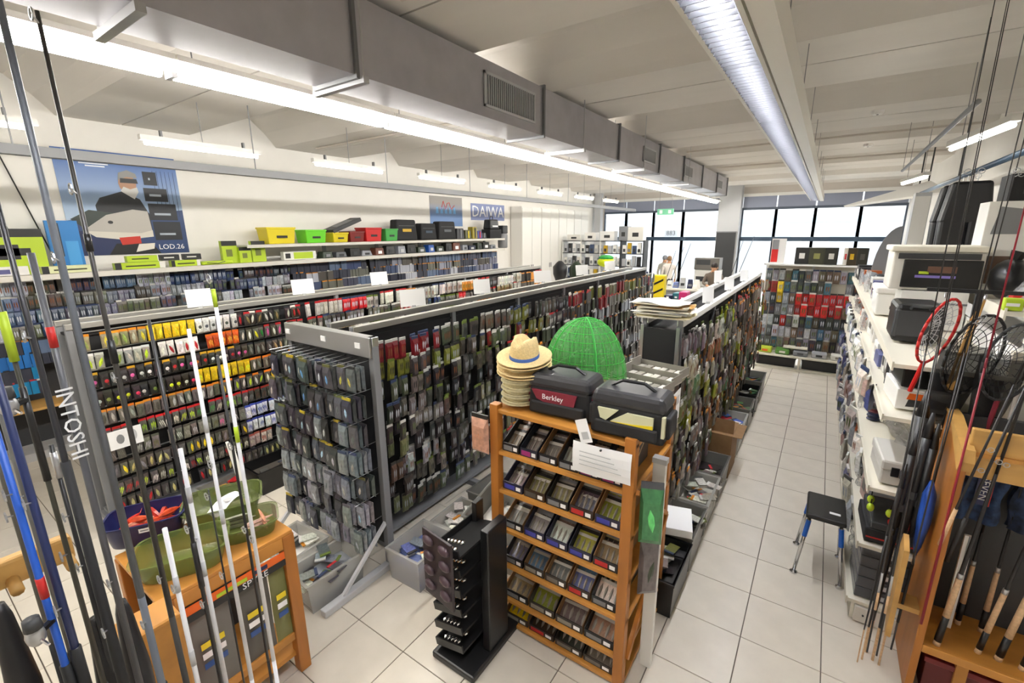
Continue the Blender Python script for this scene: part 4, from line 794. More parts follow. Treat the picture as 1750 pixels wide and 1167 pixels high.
t = thing('blue_scarf', 'blue and white fish shaped pouch hanging on the side panel of the stand', 'pouch', (.655, 3.24, 1.27)); MB().lathe([(.004, -.50), (.035, -.42), (.065, -.25), (.06, -.08), (.012, 0)], 12, 0, (0, 0, 0), .55, 1).build('body', mat('bluefish', '2a55b0', .4, noise=.5, scale=7, stretch=(1, 6, 1)), t, True); MB().add([(0, 0, -.48), (0, -.05, -.55), (0, .05, -.55), (.006, 0, -.49)], [(0, 1, 3), (3, 2, 0)]).build('tail', 'paper', t)
t = thing('white_strip', 'tall white strip standing at the back of the right stand', 'strip', (.87, 3.3, .345)); MB().box(-.02, .02, -.01, .01, 0, .62, 0).build('strip', 'white', t); MB().box(-.003, .003, -.012, -.01, 0, .62).build('groove', 'grey', t)
# ---------------------------------------------------------------- landing nets at the right
mat('netblack', '17171a', .8, alpha=.72, noise=.4, scale=60)
def landing_net(x, y, z, a, b, rz, tilt, hoop, net, label, hl=.5, hm_='black'):
    t = thing('landing_net', label, 'landing net', (x, y, z), rz); t.rotation_euler = (0, tilt, rz)
    ring = [(0, a*math.cos(2*math.pi*i/22), b*math.sin(2*math.pi*i/22)) for i in range(23)]
    MB().tube(ring, .008, 6).build('hoop', hoop, t, True)
    k_ = MB()
    f = lambda u, v: (-(1-v*v)*.07, a*v*math.cos(2*math.pi*u)*.98, b*v*math.sin(2*math.pi*u)*.98-(1-v)*b*.15)
    for i in range(22): k_.tube([f(i/22, v/6) for v in range(1, 7)], .0022, 3)
    for v in range(1, 6): k_.tube([f(i/22, v/6) for i in range(23)], .0022, 3)
    k_.build('mesh_strands', net, t)['kind'] = 'stuff'
    if net != 'lgrey': MB().lathe([(a*.95, .02), (a*.9, -.12), (a*.62, -.4), (.02, -.62)], 14, 0, (-.04, 0, 0), .4, 1, False).build('net_bag', 'netblack', t, True)
    MB().cyl((0, 0, -b), (0, 0, -b-hl), .012, n=8).build('handle', hm_, t)
    return t
landing_net(.575, 3.42, 2.09, .09, .2, R(-55), R(14), 'red', 'lgrey', 'red hooped landing net with pale mesh above the shelving', .2, 'red')
landing_net(.74, 3.44, 1.97, .14, .24, R(-60), R(10), 'black', 'blackmat', 'black landing net hanging right of the red one', .3)
landing_net(.89, 3.44, 1.95, .12, .22, R(-70), R(6), 'dgrey', 'grey', 'grey meshed landing net against the white wall panel', .25, 'maroon')
for i in range(2):
    t = thing('bamboo_cane', ['pale bamboo cane leaning between the nets, left one', 'pale bamboo cane leaning between the nets, right one'][i], 'cane', (.665+i*.02, 3.44, 1.76), 0, 'bamboo canes'); MB().cyl((0, 0, 0), (.06, .05, .52), .008, .006, 7).build('cane', 'woodlight', t, True)
    for z in (.2, .4): MB().cyl((.06*z/.52, .05*z/.52, z), (.06*z/.52, .05*z/.52, z+.012), .0095, n=7).build('node', 'woodh', t)
t = thing('net_hanging_bar', 'dark bar holding the landing nets beside the right shelving', 'bar', (.70, 3.49, 0)); MB().box(-.2, .36, -.01, .01, 2.31, 2.33).box(.005, .03, -.012, .012, 1.637, 2.31).build('frame', 'blackmat', t)
for i in range(3): MB().tube([(-.12+i*.16, 0, 2.31), (-.12+i*.16, -.03, 2.28), (-.12+i*.16, -.04, 2.31)], .004, 5).build('hook', 'silver', t)
t = thing('white_partition', 'tall white partition panel behind the right rod stand', 'partition', (1.16, 3.9, 0)); MB().box(-.12, .1, -.02, .02, 0, 2.15).build('panel', 'wallwhite', t); MB().box(.1, .13, -.03, .03, 0, 2.2).build('edge', 'white', t)
# ---------------------------------------------------------------- price cards on the gondola rails
def sign(x, y, z, w_, h_, label, rz=0, lean=.15):
    t = thing('price_sign', label, 'sign', (x, y, z), rz); MB().box(-.002, .002, -w_/2, w_/2, 0, h_, 0, Matrix.Rotation(-lean, 4, 'Y')).build('card', 'paper', t); MB().box(-.012, .012, -.02, .02, -.012, .012).build('clip', 'clear', t)
for i, (y, w_) in enumerate([(1.97, .22), (3.1, .26), (4.26, .26)]): sign(-5.2, y, 1.94, w_, .18, 'blank white price card on the left gondola rail, %s from the camera' % ORD[i], R(-12))
for i, (y, w_) in enumerate([(3.15, .26), (4.27, .22), (5.7, .3), (7.0, .26), (8.2, .26)]): sign(-3.36, y, 1.94, w_, .17, 'blank white price card on the middle gondola rail, %s from the camera' % ORD[i], R(-25))
for i, y in enumerate([4.9, 6.1, 7.3]): sign(-.94, y, 1.94, .11, .16, 'white price card on the right gondola rail, %s from the camera' % ORD[i], R(-60))
t = sign(-1.22, 6.9, 1.94, .1, .17, 'white and pink price card on the far side of the right gondola', R(-60))
# ---------------------------------------------------------------- goods on the left wall ledges
WXF = -7.7
def carton(x, y, z, sx, sy, h, col, label, name='carton', cat='box', print_=(), group=None, rz=0, bev=.003, lidc=None):
    t = thing(name, label, cat, (x, y, z), rz, group)
    MB().box(-sx/2, sx/2, -sy/2, sy/2, 0, h).build('body', pm(col), t, bevel=bev)
    for (y0, y1, z0, z1, c) in print_: MB().box(sx/2, sx/2+.002, sy*(y0-.5), sy*(y1-.5), h*z0, h*z1).build('print', pm(c), t)
    return t
LM = 'b5cf2e'
carton(WXF, 1.08, 2.215, .06, .62, .52, LM, 'large lime carton with a black diamond print left of the poster', print_=[(.0, 1, .82, 1, '20201f'), (.2, .8, .42, .58, '2a2a2c'), (.35, .65, .34, .66, '2a2a2c'), (.05, .3, .02, .12, '55524c')])
carton(WXF-.2, 1.62, 2.215, .05, .3, .62, '2a7fc8', 'blue poster card with a dark rod picture beside the lime carton', print_=[(.1, .4, .3, .95, '2a3a4a'), (.5, .9, .1, .6, '4aa0e0')])
carton(WXF-.2, .62, 2.215, .05, .7, .72, '8fc0dc', 'pale blue card at the far left end of the ledge', print_=[(.1, .9, .0, .8, 'b8d8ea')])
carton(WXF+.05, .95, 2.215, .08, .5, .1, 'e6e4e2', 'flat white carton under the large lime carton', print_=[(.1, .3, .2, .8, '3a3b3d'), (.5, .7, .2, .7, '5a5a8a')])
for i, (y, w_) in enumerate([(1.55, .5), (2.25, .55), (2.78, .36)]):
    carton(WXF+.08, y, 2.215, .1, w_, .085, LM if i else 'd9dcae', 'long lime tool carton on the lower ledge under the poster, %s from the left' % ORD[i], print_=[(0, .12, 0, 1, '2a2a2c'), (.2, .8, .35, .55, '3a3b20'), (.88, 1, 0, 1, 'e6e4de')], group='long lime cartons under the poster')
for i, (y, w_) in enumerate([(2.3, .34), (2.62, .22), (2.9, .22)]):
    carton(WXF+.02, y, 2.302, .1, w_, .08, LM if i == 0 else '2a2a2c', ['lime carton stacked on the long lime cartons', 'small dark carton stacked next to the upper lime carton', 'small black and white carton stacked at the right of the lime pile'][i], print_=[(.15, .7, .4, .6, '3a3b20' if i == 0 else 'e6e4de')])
t = thing('green_pouch', 'flat bright green pouch lying on the ledge right of the poster', 'pouch', (WXF+.05, 3.2, 2.215)); MB().box(-.08, .08, -.22, .22, 0, .05).build('body', 'lime', t, bevel=.02); MB().tube([(.082, -.15, .03), (.084, 0, .015), (.082, .1, .04)], .006, 5).build('cord', 'black', t)
for i, (y, h_) in enumerate([(3.42, .34), (3.62, .24), (3.86, .33)]):
    carton(WXF+.02+.05*(i == 1), y, 2.215, .08, .22 if i != 1 else .18, h_, LM, ['tall lime carton with clear window behind two smaller ones', 'small lime carton with a grey disc, in front of the tall ones', 'lime carton with two round feeder pictures, right of the small one'][i], print_=[(0, 1, .78, 1, '20201f'), (.25, .65, .3, .62, '77803a')])
carton(WXF+.04, 4.55, 2.215, .1, .6, .14, 'e8e8e2', 'flat white and lime carton on the lower ledge under the yellow tub', print_=[(.05, .2, .2, .8, '2a2a2c'), (.3, .9, .1, .9, LM)])
def bucket(y, w_, h_, col, label, z=2.492, k=1.12, pr=None):
    t = thing('tackle_tub', label, 'tub', (WXF, y, z)); MB().frus(-.15, .15, -w_/2, w_/2, 0, h_, k).build('body', pm(col), t, bevel=.012); MB().frus(-.175, .175, -w_/2*1.15, w_/2*1.15, h_-.03, h_, 1.0).build('rim', pm(col), t, bevel=.008); MB().box(.16, .165, -w_*.2, w_*.22, h_*.35, h_*.5).build('print', pr or 'black', t)
bucket(4.22, .44, .27, 'e3cf22', 'large yellow tub on the upper ledge'); bucket(4.85, .36, .23, '6fd62c', 'lime green tub next to the yellow tub')
bucket(5.35, .3, .18, 'dcc820', 'small yellow tub under the leaning black tray'); bucket(5.72, .3, .2, '7a2420', 'dark red tub under the leaning black tray'); bucket(6.12, .36, .27, 'c9201f', 'bright red tub on the upper ledge'); bucket(6.58, .3, .25, '3f9e44', 'green tub left of the black bags')
t = thing('black_tray', 'black lidded tray leaning on top of the red tubs', 'tray', (WXF+.02, 5.52, 2.77), 0); t.rotation_euler = (R(20), 0, 0); MB().box(-.16, .16, -.34, .34, 0, .07).build('body', 'dgrey', t, bevel=.01); MB().box(-.1, .1, -.2, .2, .07, .074).build('print', 'grey', t)
for i, (y, w_, h_) in enumerate([(7.05, .62, .44), (7.72, .52, .37), (8.35, .62, .42)]):
    t = thing('carp_bag', 'upright black carryall on the upper ledge, %s from the green tub' % ORD[i], 'bag', (WXF, y, 2.492), 0, 'black carryalls on the upper ledge'); MB().frus(-.12, .12, -w_/2, w_/2, 0, h_, .88).build('body', 'blackmat', t, bevel=.03); MB().box(.11, .122, -w_*.2, w_*.2, h_*.42, h_*.56).build('patch', pm(['c9a21e', '3a4a5a', '55585c'][i]), t); MB().box(.112, .116, -w_*.36, w_*.36, h_*.7, h_*.71).build('zip', 'grey', t)
for i, (y, w_, h_, c) in enumerate([(8.85, .3, .26, '26262a'), (9.15, .26, .22, '4a4a1e'), (9.42, .2, .3, '9a8a2a'), (9.62, .2, .2, '3a3f8a'), (9.8, .22, .15, '1c1c1e')]):
    t = thing('gear_pouch', ['small dark pouch right of the carryalls', 'olive pouch with yellow straps', 'yellow strapped bundle on the upper ledge', 'blue and red small pouch on the upper ledge', 'low black case before the black bucket'][i], 'pouch', (WXF, y, 2.492)); MB().frus(-.1, .1, -w_/2, w_/2, 0, h_, .85).build('body', pm(c), t, bevel=.02); MB().box(.095, .105, -.02, .02, .02, h_*.9).build('strap', ['grey', 'yellow', 'black', 'red', 'grey'][i], t)
t = thing('seat_box', 'stack of black bags with a handle at the end of the upper ledge', 'bag', (WXF, 10.25, 2.492)); MB().box(-.15, .15, -.26, .26, 0, .24).build('lower_case', 'blackmat', t, bevel=.015); MB().frus(-.13, .13, -.22, .2, .24, .5, .85).build('upper_bag', 'black', t, bevel=.03); MB().tube([(0, -.07, .5), (0, -.05, .58), (0, .05, .58), (0, .07, .5)], .012, 6).build('carry_handle', 'black', t); MB().box(.125, .135, -.12, .12, .3, .34).build('print', 'paper', t)
t = thing('reel_case', 'round grey cylinder case at the right end of the ledge', 'case', (WXF+.02, 10.75, 2.215)); MB().lathe([(.12, 0), (.14, .02), (.14, .36), (.12, .4)], 16).build('body', 'grey', t, True); MB().box(-.1, .1, -.12, .12, .4, .62).build('folded_chair', 'dgrey', t, bevel=.02)
# goods on the lower ledge
for i in range(18):
    y = 5.05+i*.3; c = random.choice(['20201f', '2a2f44', '3a3b3d', '1f4fa0', '55585c', '2f3a2c', '8d9098', '6a3a2a']); h_ = random.uniform(.08, .2)
    t = thing('tackle_item', '%s %s on the lower wall ledge, %s item after the white and lime carton' % (nearest(c), ['box', 'pouch', 'case'][i % 3], ORD[i]), 'tackle', (WXF+.05, y, 2.215), random.uniform(-.2, .2)); MB().frus(-.09, .09, -.12, .12, 0, h_, random.uniform(.75, 1)).build('body', pm(c), t, bevel=.012); MB().box(.088, .093, -.05, .05, h_*.2, h_*.6).build('print', random.choice(['lgrey', 'dgrey', 'paper', 'grey']), t)
# ---------------------------------------------------------------- posters and signs on the left wall
PO = thing('fish_poster', 'large blue poster of an angler in sunglasses holding a big silver fish', 'poster', (XL+.004, 2.38, 3.06))
Wp, Hp = 1.32, 1.34
def skymat(name, c0, c1, axis_z0, axis_z1):
    m = mat(name, c0, .35); nt = m.node_tree; b = nt.nodes['Principled BSDF']; tc = nt.nodes.new('ShaderNodeTexCoord'); sp = nt.nodes.new('ShaderNodeSeparateXYZ'); mr = nt.nodes.new('ShaderNodeMapRange'); mr.inputs[1].default_value = axis_z0; mr.inputs[2].default_value = axis_z1; mx = nt.nodes.new('ShaderNodeMix'); mx.data_type = 'RGBA'
    nt.links.new(tc.outputs['Object'], sp.inputs[0]); nt.links.new(sp.outputs[2], mr.inputs[0]); nt.links.new(mr.outputs[0], mx.inputs[0]); mx.inputs[6].default_value = (*lin(c0), 1); mx.inputs[7].default_value = (*lin(c1), 1); nt.links.new(mx.outputs[2], b.inputs['Base Color']); return m
MB().box(0, .006, -Wp/2, Wp/2, -Hp/2, Hp/2).build('sheet', skymat('poster_sky', 'a9bfd6', '3f68b0', -.2, .6), PO)
def flat(poly, x, c, name='print', parent=PO):
    return MB().prism(poly, 'x', x, x+.0012).build(name, c if c in MT else pm(c), parent)
flat([(-.66, -.67), (.66, -.67), (.66, -.05), (-.66, -.22)], .006, '27406f', 'sea_print')
flat([(-.66, -.67), (-.3, -.67), (.0, -.45), (-.2, -.32), (-.66, -.36)], .0072, '1f2c58', 'boat_print')
flat([(-.32, -.35), (-.34, -.02), (-.28, .08), (-.02, .18), (.16, .08), (.24, -.12), (.24, -.35)], .0084, '15171d', 'jacket_print')
flat([(.05+.1*math.cos(a*.4488), .28+.13*math.sin(a*.4488)) for a in range(14)], .0096, 'b08468', 'face_print')
flat([(-0.050, 0.320), (-0.030, 0.420), (0.070, 0.460), (0.160, 0.420), (0.170, 0.360), (0.050, 0.370)], .0108, '8a8a88', 'hair_print')
flat([(-0.040, 0.180), (0.100, 0.080), (0.160, 0.180), (0.150, 0.240), (0.070, 0.210), (0.000, 0.240)], .0108, 'c8c6c2', 'beard_print')
flat([(-0.030, 0.290), (0.170, 0.290), (0.160, 0.350), (-0.020, 0.350)], .012, '16161a', 'sunglasses_print')
flat([(-.62, -.2), (-.42, -.08), (-.1, -.12), (-.2, -.28), (-.5, -.32)], .0096, '2a3630', 'tail_print')
flat([(-.5, -.33), (-.25, -.14), (.05, -.06), (.22, -.08), (.24, -.42), (-.1, -.46), (-.4, -.42)], .0108, 'b9b4ac', 'fish_print')
flat([(-.5, -.35), (-.3, -.36), (.1, -.38), (.24, -.34), (.24, -.43), (-.1, -.47), (-.4, -.43)], .012, 'd8d2c6', 'belly_print')
flat([(-.22+.03*math.cos(a*.785), -.235+.022*math.sin(a*.785)) for a in range(8)], .0132, '1a1a1a', 'eye_print')
flat([(-.16, -.44), (.08, -.42), (.08, -.52), (-.14, -.54)], .0132, 'c9301c', 'glove_print'); flat([(-.3, -.67), (-.2, -.52), (.2, -.52), (.3, -.67)], .0096, '101014', 'trouser_print'); flat([(-.0, -.64), (.22, -.6), (.24, -.52), (.05, -.53)], .012, 'e6e0d4', 'white_print')
for i, (y0, y1, z0, z1) in enumerate([(.24, .4, .28, .46), (.22, .5, .06, .24), (.24, .58, -.2, .03), (.26, .6, -.48, -.22)]): flat([(y0, z0), (y1, z0), (y1, z1), (y0, z1)], .0084+.0003*i, '161a22', 'product_print'); flat([(y0+.06, z0+.07), (y1-.08, z0+.07), (y1-.08, z0+.1), (y0+.06, z0+.1)], .0105+.0003*i, 'aab4c0', 'product_print')
for i in range(6): flat([(.36+i*.05, -.15), (.366+i*.05, -.15), (.364+i*.05, .48), (.36+i*.05, .48)], .0075, '1c2c50', 'rod_print')
text('LOD.26', .10, PO, (.0135, .44, -.58), (math.pi/2, 0, math.pi/2), 'paper')
for z, a, b in ((.5, -.42, -.12), (.47, -.36, -.16), (.64, -.56, -.47), (.62, -.2, -.05)): flat([(a, z), (b, z), (b, z+.016), (a, z+.016)], .009, 'e8eef8', 'caption_print')
t = thing('brand_banner', 'small blue banner with white letters on the left wall', 'banner', (XL+.004, 10.64, 3.2)); MB().box(0, .006, -.78, .78, -.22, .22).build('cloth', pm('7a86b4'), t); text('DAIWA', .42, t, (.008, 0, .0), (math.pi/2, 0, math.pi/2), 'paper', sx=1.05)
t = thing('fish_print_poster', 'blue and brown fish poster with red scribbled letters on the left wall', 'poster', (XL+.004, 8.9, 3.17)); MB().box(0, .006, -.6, .6, -.36, .36).build('sheet', skymat('poster2', '5b7fb4', '8a8480', -.1, .2), t)
for i in range(5): flat([(-.4+i*.16, -.05), (-.3+i*.16, -.05), (-.32+i*.16, .1), (-.38+i*.16, .1)], .008, '6aa8dc', 'wave_print', t)
MB().tube([(.008, -.2, .05), (.008, -.12, .25), (.008, -.04, .05), (.008, .02, .2), (.008, .1, .22), (.008, .16, .06), (.008, .3, .16)], .008, 5).build('red_lettering', 'red', t)
# white cupboards at the end of the left wall
for i in range(4):
    y = 12.3+i*1.15; t = thing('white_cupboard', 'tall white cupboard against the left wall, %s from the blue banner' % ORD[i], 'cupboard', (XL+.22, y, 0), 0, 'white cupboards on the left wall'); MB().box(-.2, .2, -.56, .56, 0, 3.4).build('body', 'white', t)
    for s in (-1, 1): d_ = MB().box(.2, .22, s*.28-.27, s*.28+.27, .1, 3.36).build('door', 'white', t, bevel=.004); MB().box(.22, .24, s*.05-.01, s*.05+.01, 1.5, 1.65).build('handle', 'grey', d_)
# hangers of the wall display at the far left
t = thing('wire_frame', 'thin black wire frame on the white wall left of the poster', 'frame', (XL+.02, 1.15, 2.95)); MB().tube([(0, -.6, .62), (0, .12, .62), (0, .36, -.5)], .008, 5).build('wire', 'black', t); MB().tube([(0, -.18, .2), (0, -.1, .2), (0, -.02, .0), (0, .08, -.45)], .014, 5).build('inner_wire', 'dgrey', t)
# ---------------------------------------------------------------- goods on the right shelving
def goods(x, y, z, label, cat, name, rz=0, group=None): return thing(name, label, cat, (x, y, z), rz, group)
t = goods(.60, 5.62, 1.875, 'white cooler box with an orange handle on the top tier', 'cooler', 'cooler_box'); MB().frus(-.16, .16, -.22, .22, 0, .2, 1.05).build('body', 'white', t, bevel=.015); MB().box(-.18, .18, -.24, .24, .2, .26).build('lid', 'white', t, bevel=.015); MB().box(-.05, .16, -.25, -.2, .262, .29).build('handle', 'orange', t, bevel=.01); MB().box(-.06, .06, -.235, -.225, .06, .09).build('logo_strip', 'dgrey', t)
t = goods(.585, 4.34, 1.875, 'black hard case standing on the top tier', 'case', 'hard_case'); MB().box(-.13, .13, -.19, .19, 0, .27).build('shell', 'black', t, bevel=.03); MB().box(-.132, .132, -.192, -.14, .03, .24).build('edge_band', 'dgrey', t, bevel=.02); MB().tube([(-.05, -.19, .24), (-.05, -.22, .26), (.05, -.22, .26), (.05, -.19, .24)], .01, 6).build('handle', 'dgrey', t)
t = goods(.74, 5.0, 1.875, 'plain white carton under the printer', 'carton', 'white_carton'); MB().box(-.2, .2, -.18, .18, 0, .3).build('body', 'white', t, bevel=.004); MB().box(-.2, .2, -.184, -.18, .2, .215).build('seam', 'grey', t)
t = goods(.72, 5.05, 2.18, 'large white and black printer on top of the right shelving', 'printer', 'printer'); MB().box(-.27, .27, -.22, .22, 0, .30).build('body', 'offwhite', t, bevel=.012); MB().box(-.2, .26, -.235, -.21, .02, .24).build('front_panel', 'black', t, bevel=.006); MB().box(-.29, .29, -.24, .24, .30, .345).build('scanner_lid', 'cream', t, bevel=.01); MB().box(-.24, .24, -.23, -.2, .245, .29).build('control_panel', 'dgrey', t); MB().box(-.12, .12, -.238, -.234, .1, .12).build('lilac_print', pm('8a7ac8'), t); MB().box(-.05, .12, -.238, -.234, .14, .19).build('photo_print', pm('6a4a3a'), t); MB().box(-.1, -.04, -.238, -.234, .13, .15).build('yellow_print', 'lime', t)
t = goods(.62, 3.86, 1.535, 'white carton with an orange and black tool picture at the shelf end', 'carton', 'tool_carton', R(4)); MB().box(-.15, .15, -.2, .2, 0, .13).build('body', 'white', t, bevel=.004); MB().prism([(-.1, .02), (.08, .03), (.1, .07), (-.08, .11)], 'y', -.203, -.2).build('tool_print', 'dgrey', t); MB().prism([(-.1, .07), (.0, .07), (.02, .11), (-.09, .11)], 'y', -.205, -.2).build('orange_print', 'orange', t)
t = goods(.63, 3.88, 1.668, 'black tool box with an orange lid on the white carton', 'tool box', 'tool_box', R(4)); MB().frus(-.14, .14, -.17, .17, 0, .15, 1.02).build('body', 'black', t, bevel=.008); MB().box(-.15, .15, -.18, .18, .15, .185).build('lid', 'orange', t, bevel=.006); MB().box(-.02, .02, -.19, -.17, .1, .15).build('latch', 'dgrey', t)
# lower tiers near the end
for i in range(5):
    t = goods(.60, 3.74, .165+i*.082, 'clear grey lure box, %s from the bottom of the stack at the shelf end' % ORD[i], 'box', 'lure_box', R(2), 'clear grey lure boxes'); MB().box(-.15, .15, -.19, .19, 0, .078).build('body', mat('smoke%d' % i, '5f6064', .2, alpha=.85), t, bevel=.006); MB().box(-.03, .03, -.197, -.19, .02, .05).build('latch', 'lgrey', t)
t = goods(.61, 3.74, .612, 'black tool tray with red handles above the clear grey boxes', 'tool box', 'tool_box', R(2)); MB().box(-.17, .16, -.2, .2, 0, .1).build('lower_case', 'blackmat', t, bevel=.01); MB().box(-.15, .16, -.2, .2, .1, .15).build('upper_case', 'dgrey', t, bevel=.01); MB().box(-.06, .15, -.21, -.16, .15, .18).build('red_handle', 'red', t, bevel=.008); MB().box(-.16, .16, -.202, -.2, .03, .04).build('red_line', 'red', t)
for i, (x, y) in enumerate([(.46, 3.60), (.47, 3.72), (.56, 3.58)]):
    t = goods(x, y, .80, 'small lime float on the black tool tray, %s' % ['front left', 'rear left', 'front right'][i], 'float', 'lime_float', 0, 'lime floats'); MB().ball((0, 0, .03), .022, .022, .03, 10, 6).build('bulb', 'lime', t, True); MB().cyl((0, 0, .05), (0, 0, .09), .004, n=5).build('stem', 'black', t)
t = goods(.62, 3.78, 1.03, 'grey white plastic case with black latches on the middle tier', 'case', 'plastic_case', R(3)); MB().box(-.16, .16, -.2, .2, 0, .1).build('lower_shell', pm('b9b6b0'), t, bevel=.012); MB().box(-.165, .165, -.205, .205, .1, .17).build('upper_shell', pm('c6c3bd'), t, bevel=.014)
for s in (-.09, .09): MB().box(s-.02, s+.02, -.215, -.2, .07, .13).build('latch', 'black', t)
t = goods(.66, 4.05, 1.025, 'crumpled clear plastic bag sagging from the middle tier', 'bag', 'plastic_bag'); MB().sheet(lambda u, v: (-.2+.38*v+.03*math.sin(7*u+3*v), -.3+.6*u, .36*(1-v*.8)+.05*math.sin(9*u)*math.sin(6*v)), 16, 12).build('film', 'bagplastic', t, True); MB().sheet(lambda u, v: (-.12+.3*v+.03*math.sin(6*u), -.24+.5*u, .22*(1-v)+.04*math.sin(11*u+4*v)), 14, 10).build('inner_film', 'bagplastic', t, True)
for i in range(6):
    t = goods(.52, 4.86, 1.03+i*.035, '%s line spool in the spool stack on the middle tier' % ['dark blue', 'navy', 'dark red', 'black', 'plum', 'white topped'][i], 'spool', 'line_spool', 0, 'line spools on the right shelving'); MB().lathe([(.05, 0), (.05, .006), (.042, .008), (.042, .026), (.05, .028), (.05, .034)], 16).build('spool', pm(['1f2340', '232a4a', '5a1a22', '1c1c1e', '4a2030', '202030'][i]), t, True); MB().cyl((0, 0, .034), (0, 0, .0345), .046, n=16).build('label', 'paper' if i == 5 else 'dgrey', t)
# filler goods along all tiers
gcol = ['d9d7d0', 'b4b6ba', '8a8d92', '3a3b3d', 'e6e4de', 'c9c4b8', '5a5f8a', 'a8562a', '6a6660', '2a2a2c', 'c8a8a0', 'efeeea']
seen = {}
TN = ['lowest', 'second', 'middle', 'fourth', 'top']
for ti, z in enumerate(TIERS):
    y = [4.05, 4.1, 5.05, 4.2, 6.0][ti]; n_ = 0
    while y < 9.6 and n_ < 19:
        w_ = random.uniform(.14, .32); c = random.choice(gcol); k_ = random.choice(['carton', 'packet', 'tub', 'carton', 'bagged_item'])
        t = goods(.42+.13+random.uniform(.0, .05), y+w_/2, z+.014, '%s %s, %s filler item from the stand on the %s tier' % (nearest(c), k_.replace('_', ' '), ORD[n_], TN[ti]), 'goods', 'shop_'+k_, random.uniform(-.15, .15))
        h_ = random.uniform(.08, .3 if ti in (2, 4) else .24)
        if k_ == 'carton': MB().box(-.1, .1, -w_/2+.01, w_/2-.01, 0, h_).build('body', pm(c), t, bevel=.003); MB().box(-.102, -.1, -w_*.3, w_*.2, h_*.3, h_*.7).build('print', pm(random.choice(gcol)), t); MB().box(-.08, .08, -w_/2+.008, -w_/2+.01, h_*.3, h_*.7).build('print', pm(random.choice(gcol)), t)
        elif k_ == 'packet':
            for q in range(3): MB().box(-.1+q*.06, -.06+q*.06, -w_/2+.02, w_/2-.02, 0, h_*(.8+.1*q)).build('packet', pm(random.choice(gcol)), t, bevel=.008)
        elif k_ == 'tub': MB().lathe([(.06, 0), (.08, .01), (.085, h_*.8), (.07, h_*.82)], 14).build('body', pm(c), t, True); MB().lathe([(.088, h_*.8), (.088, h_*.9), (.08, h_*.92)], 14).build('lid', pm(random.choice(gcol)), t, True)
        else: MB().ball((0, 0, h_*.45), .1, w_*.42, h_*.5, 10, 7).build('content', pm(c), t, True); MB().sheet(lambda u, v: (-.115+.02*math.sin(9*u+5*v), -w_/2+w_*u, h_*v*1.1+.01*math.sin(12*u)), 8, 6).build('film', 'bagplastic', t, True)
        y += w_+.02; n_ += 1
# packs and bags hung over the shelf edges
wcol = ['e6e4de', 'd0cec6', 'b4b6ba', 'efeeea', 'c9c4b8', '8a8d92', '5a5f8a', 'c8a8a0']
for ti, z in enumerate(TIERS[1:4]):
    for i in range(17):
        y = 4.15+i*.3+random.uniform(-.08, .08); c = random.choice(wcol)
        o = inst('hanging_packet', PLAIN[random.choice(['k1', 'k2', 'k5', 'k6'])], None, (.412+random.uniform(-.02, 0), y, z+.01), (random.uniform(-.2, .2), random.uniform(-.05, .1), math.pi+random.uniform(-.5, .5)), jit(c), (1.6, random.uniform(1.2, 2), random.uniform(.9, 1.5)))
        tag(o, '%s packet hung over the edge of the %s right shelf tier' % (nearest(c), TN[ti+1]), 'packet', 'packets hung on the right shelving')
# ---------------------------------------------------------------- wall ledge and things at the upper right
LG = thing('cream_ledge', 'cream wall ledge above the nets at the right', 'shelf', (1.0, 0, 2.14)); MB().box(0, .845, 4.15, 8.4, -.03, 0).box(-.012, .0, 4.15, 8.4, -.06, .02).build('board', 'cream', LG)
for y in (4.4, 6.2, 8.0): MB().prism([(0.05, -.03), (.845, -.03), (.845, -.25)], 'y', y-.01, y+.01).build('bracket', 'cream', LG)
t = thing('appliance_box', 'white appliance carton with two grey machine pictures on the cream ledge', 'carton', (1.25, 5.35, 2.142)); MB().box(-.24, .2, -.15, .15, .0, .72).build('body', 'white', t, bevel=.004)
for s in (-1, 1): MB().prism([(-.02+s*.1-.08, .47), (-.02+s*.1+.08, .47), (-.02+s*.1+.07, .66), (-.02+s*.1-.05, .68)], 'y', -.154, -.15).build('machine_print', 'grey', t)
MB().box(-.2, .0, -.154, -.15, .08, .3).build('brown_print', pm('6a5242'), t); MB().box(.04, .19, -.154, -.15, .03, .36).build('dark_print', 'dgrey', t)
t = thing('black_carton', 'black carton on the white appliance carton', 'carton', (1.28, 5.35, 2.864)); MB().box(-.18, .18, -.14, .14, 0, .2).build('body', 'blackmat', t, bevel=.004); MB().box(-.1, .1, -.143, -.14, .05, .12).build('print', 'dgrey', t)
t = thing('black_bag', 'crumpled black bag on the cream ledge behind the nets', 'bag', (1.14, 4.85, 2.15)); MB().ball((0, 0, .14), .12, .16, .15, 12, 8).build('body', 'black', t, True); MB().cyl((0, 0, .27), (.02, 0, .34), .03, .05, 8).build('knot', 'black', t)
t = thing('bagged_goods', 'clear bag of mixed goods on the cream ledge above the nets', 'bag', (1.2, 4.42, 2.146)); MB().sheet(lambda u, v: (-.15+.3*u, -.15+.3*v+.02*math.sin(8*u), .22*math.sin(math.pi*u)*math.sin(math.pi*v)+.02*math.sin(13*u+9*v)+.01), 14, 12).build('film', 'bagplastic', t, True); MB().box(-.08, .1, -.08, .1, 0, .12).build('content', pm('8a8d92'), t, bevel=.01); MB().box(-.14, -.06, -.06, .04, .0, .08).build('red_pack', 'red', t, bevel=.01)
t = thing('lime_pack', 'small lime pack at the near end of the cream ledge', 'pack', (1.02, 4.19, 2.142)); MB().box(-.04, .05, -.03, .03, 0, .08).build('body', 'lime', t, bevel=.008); MB().box(-.03, .03, -.034, -.03, .03, .05).build('print', 'paper', t)
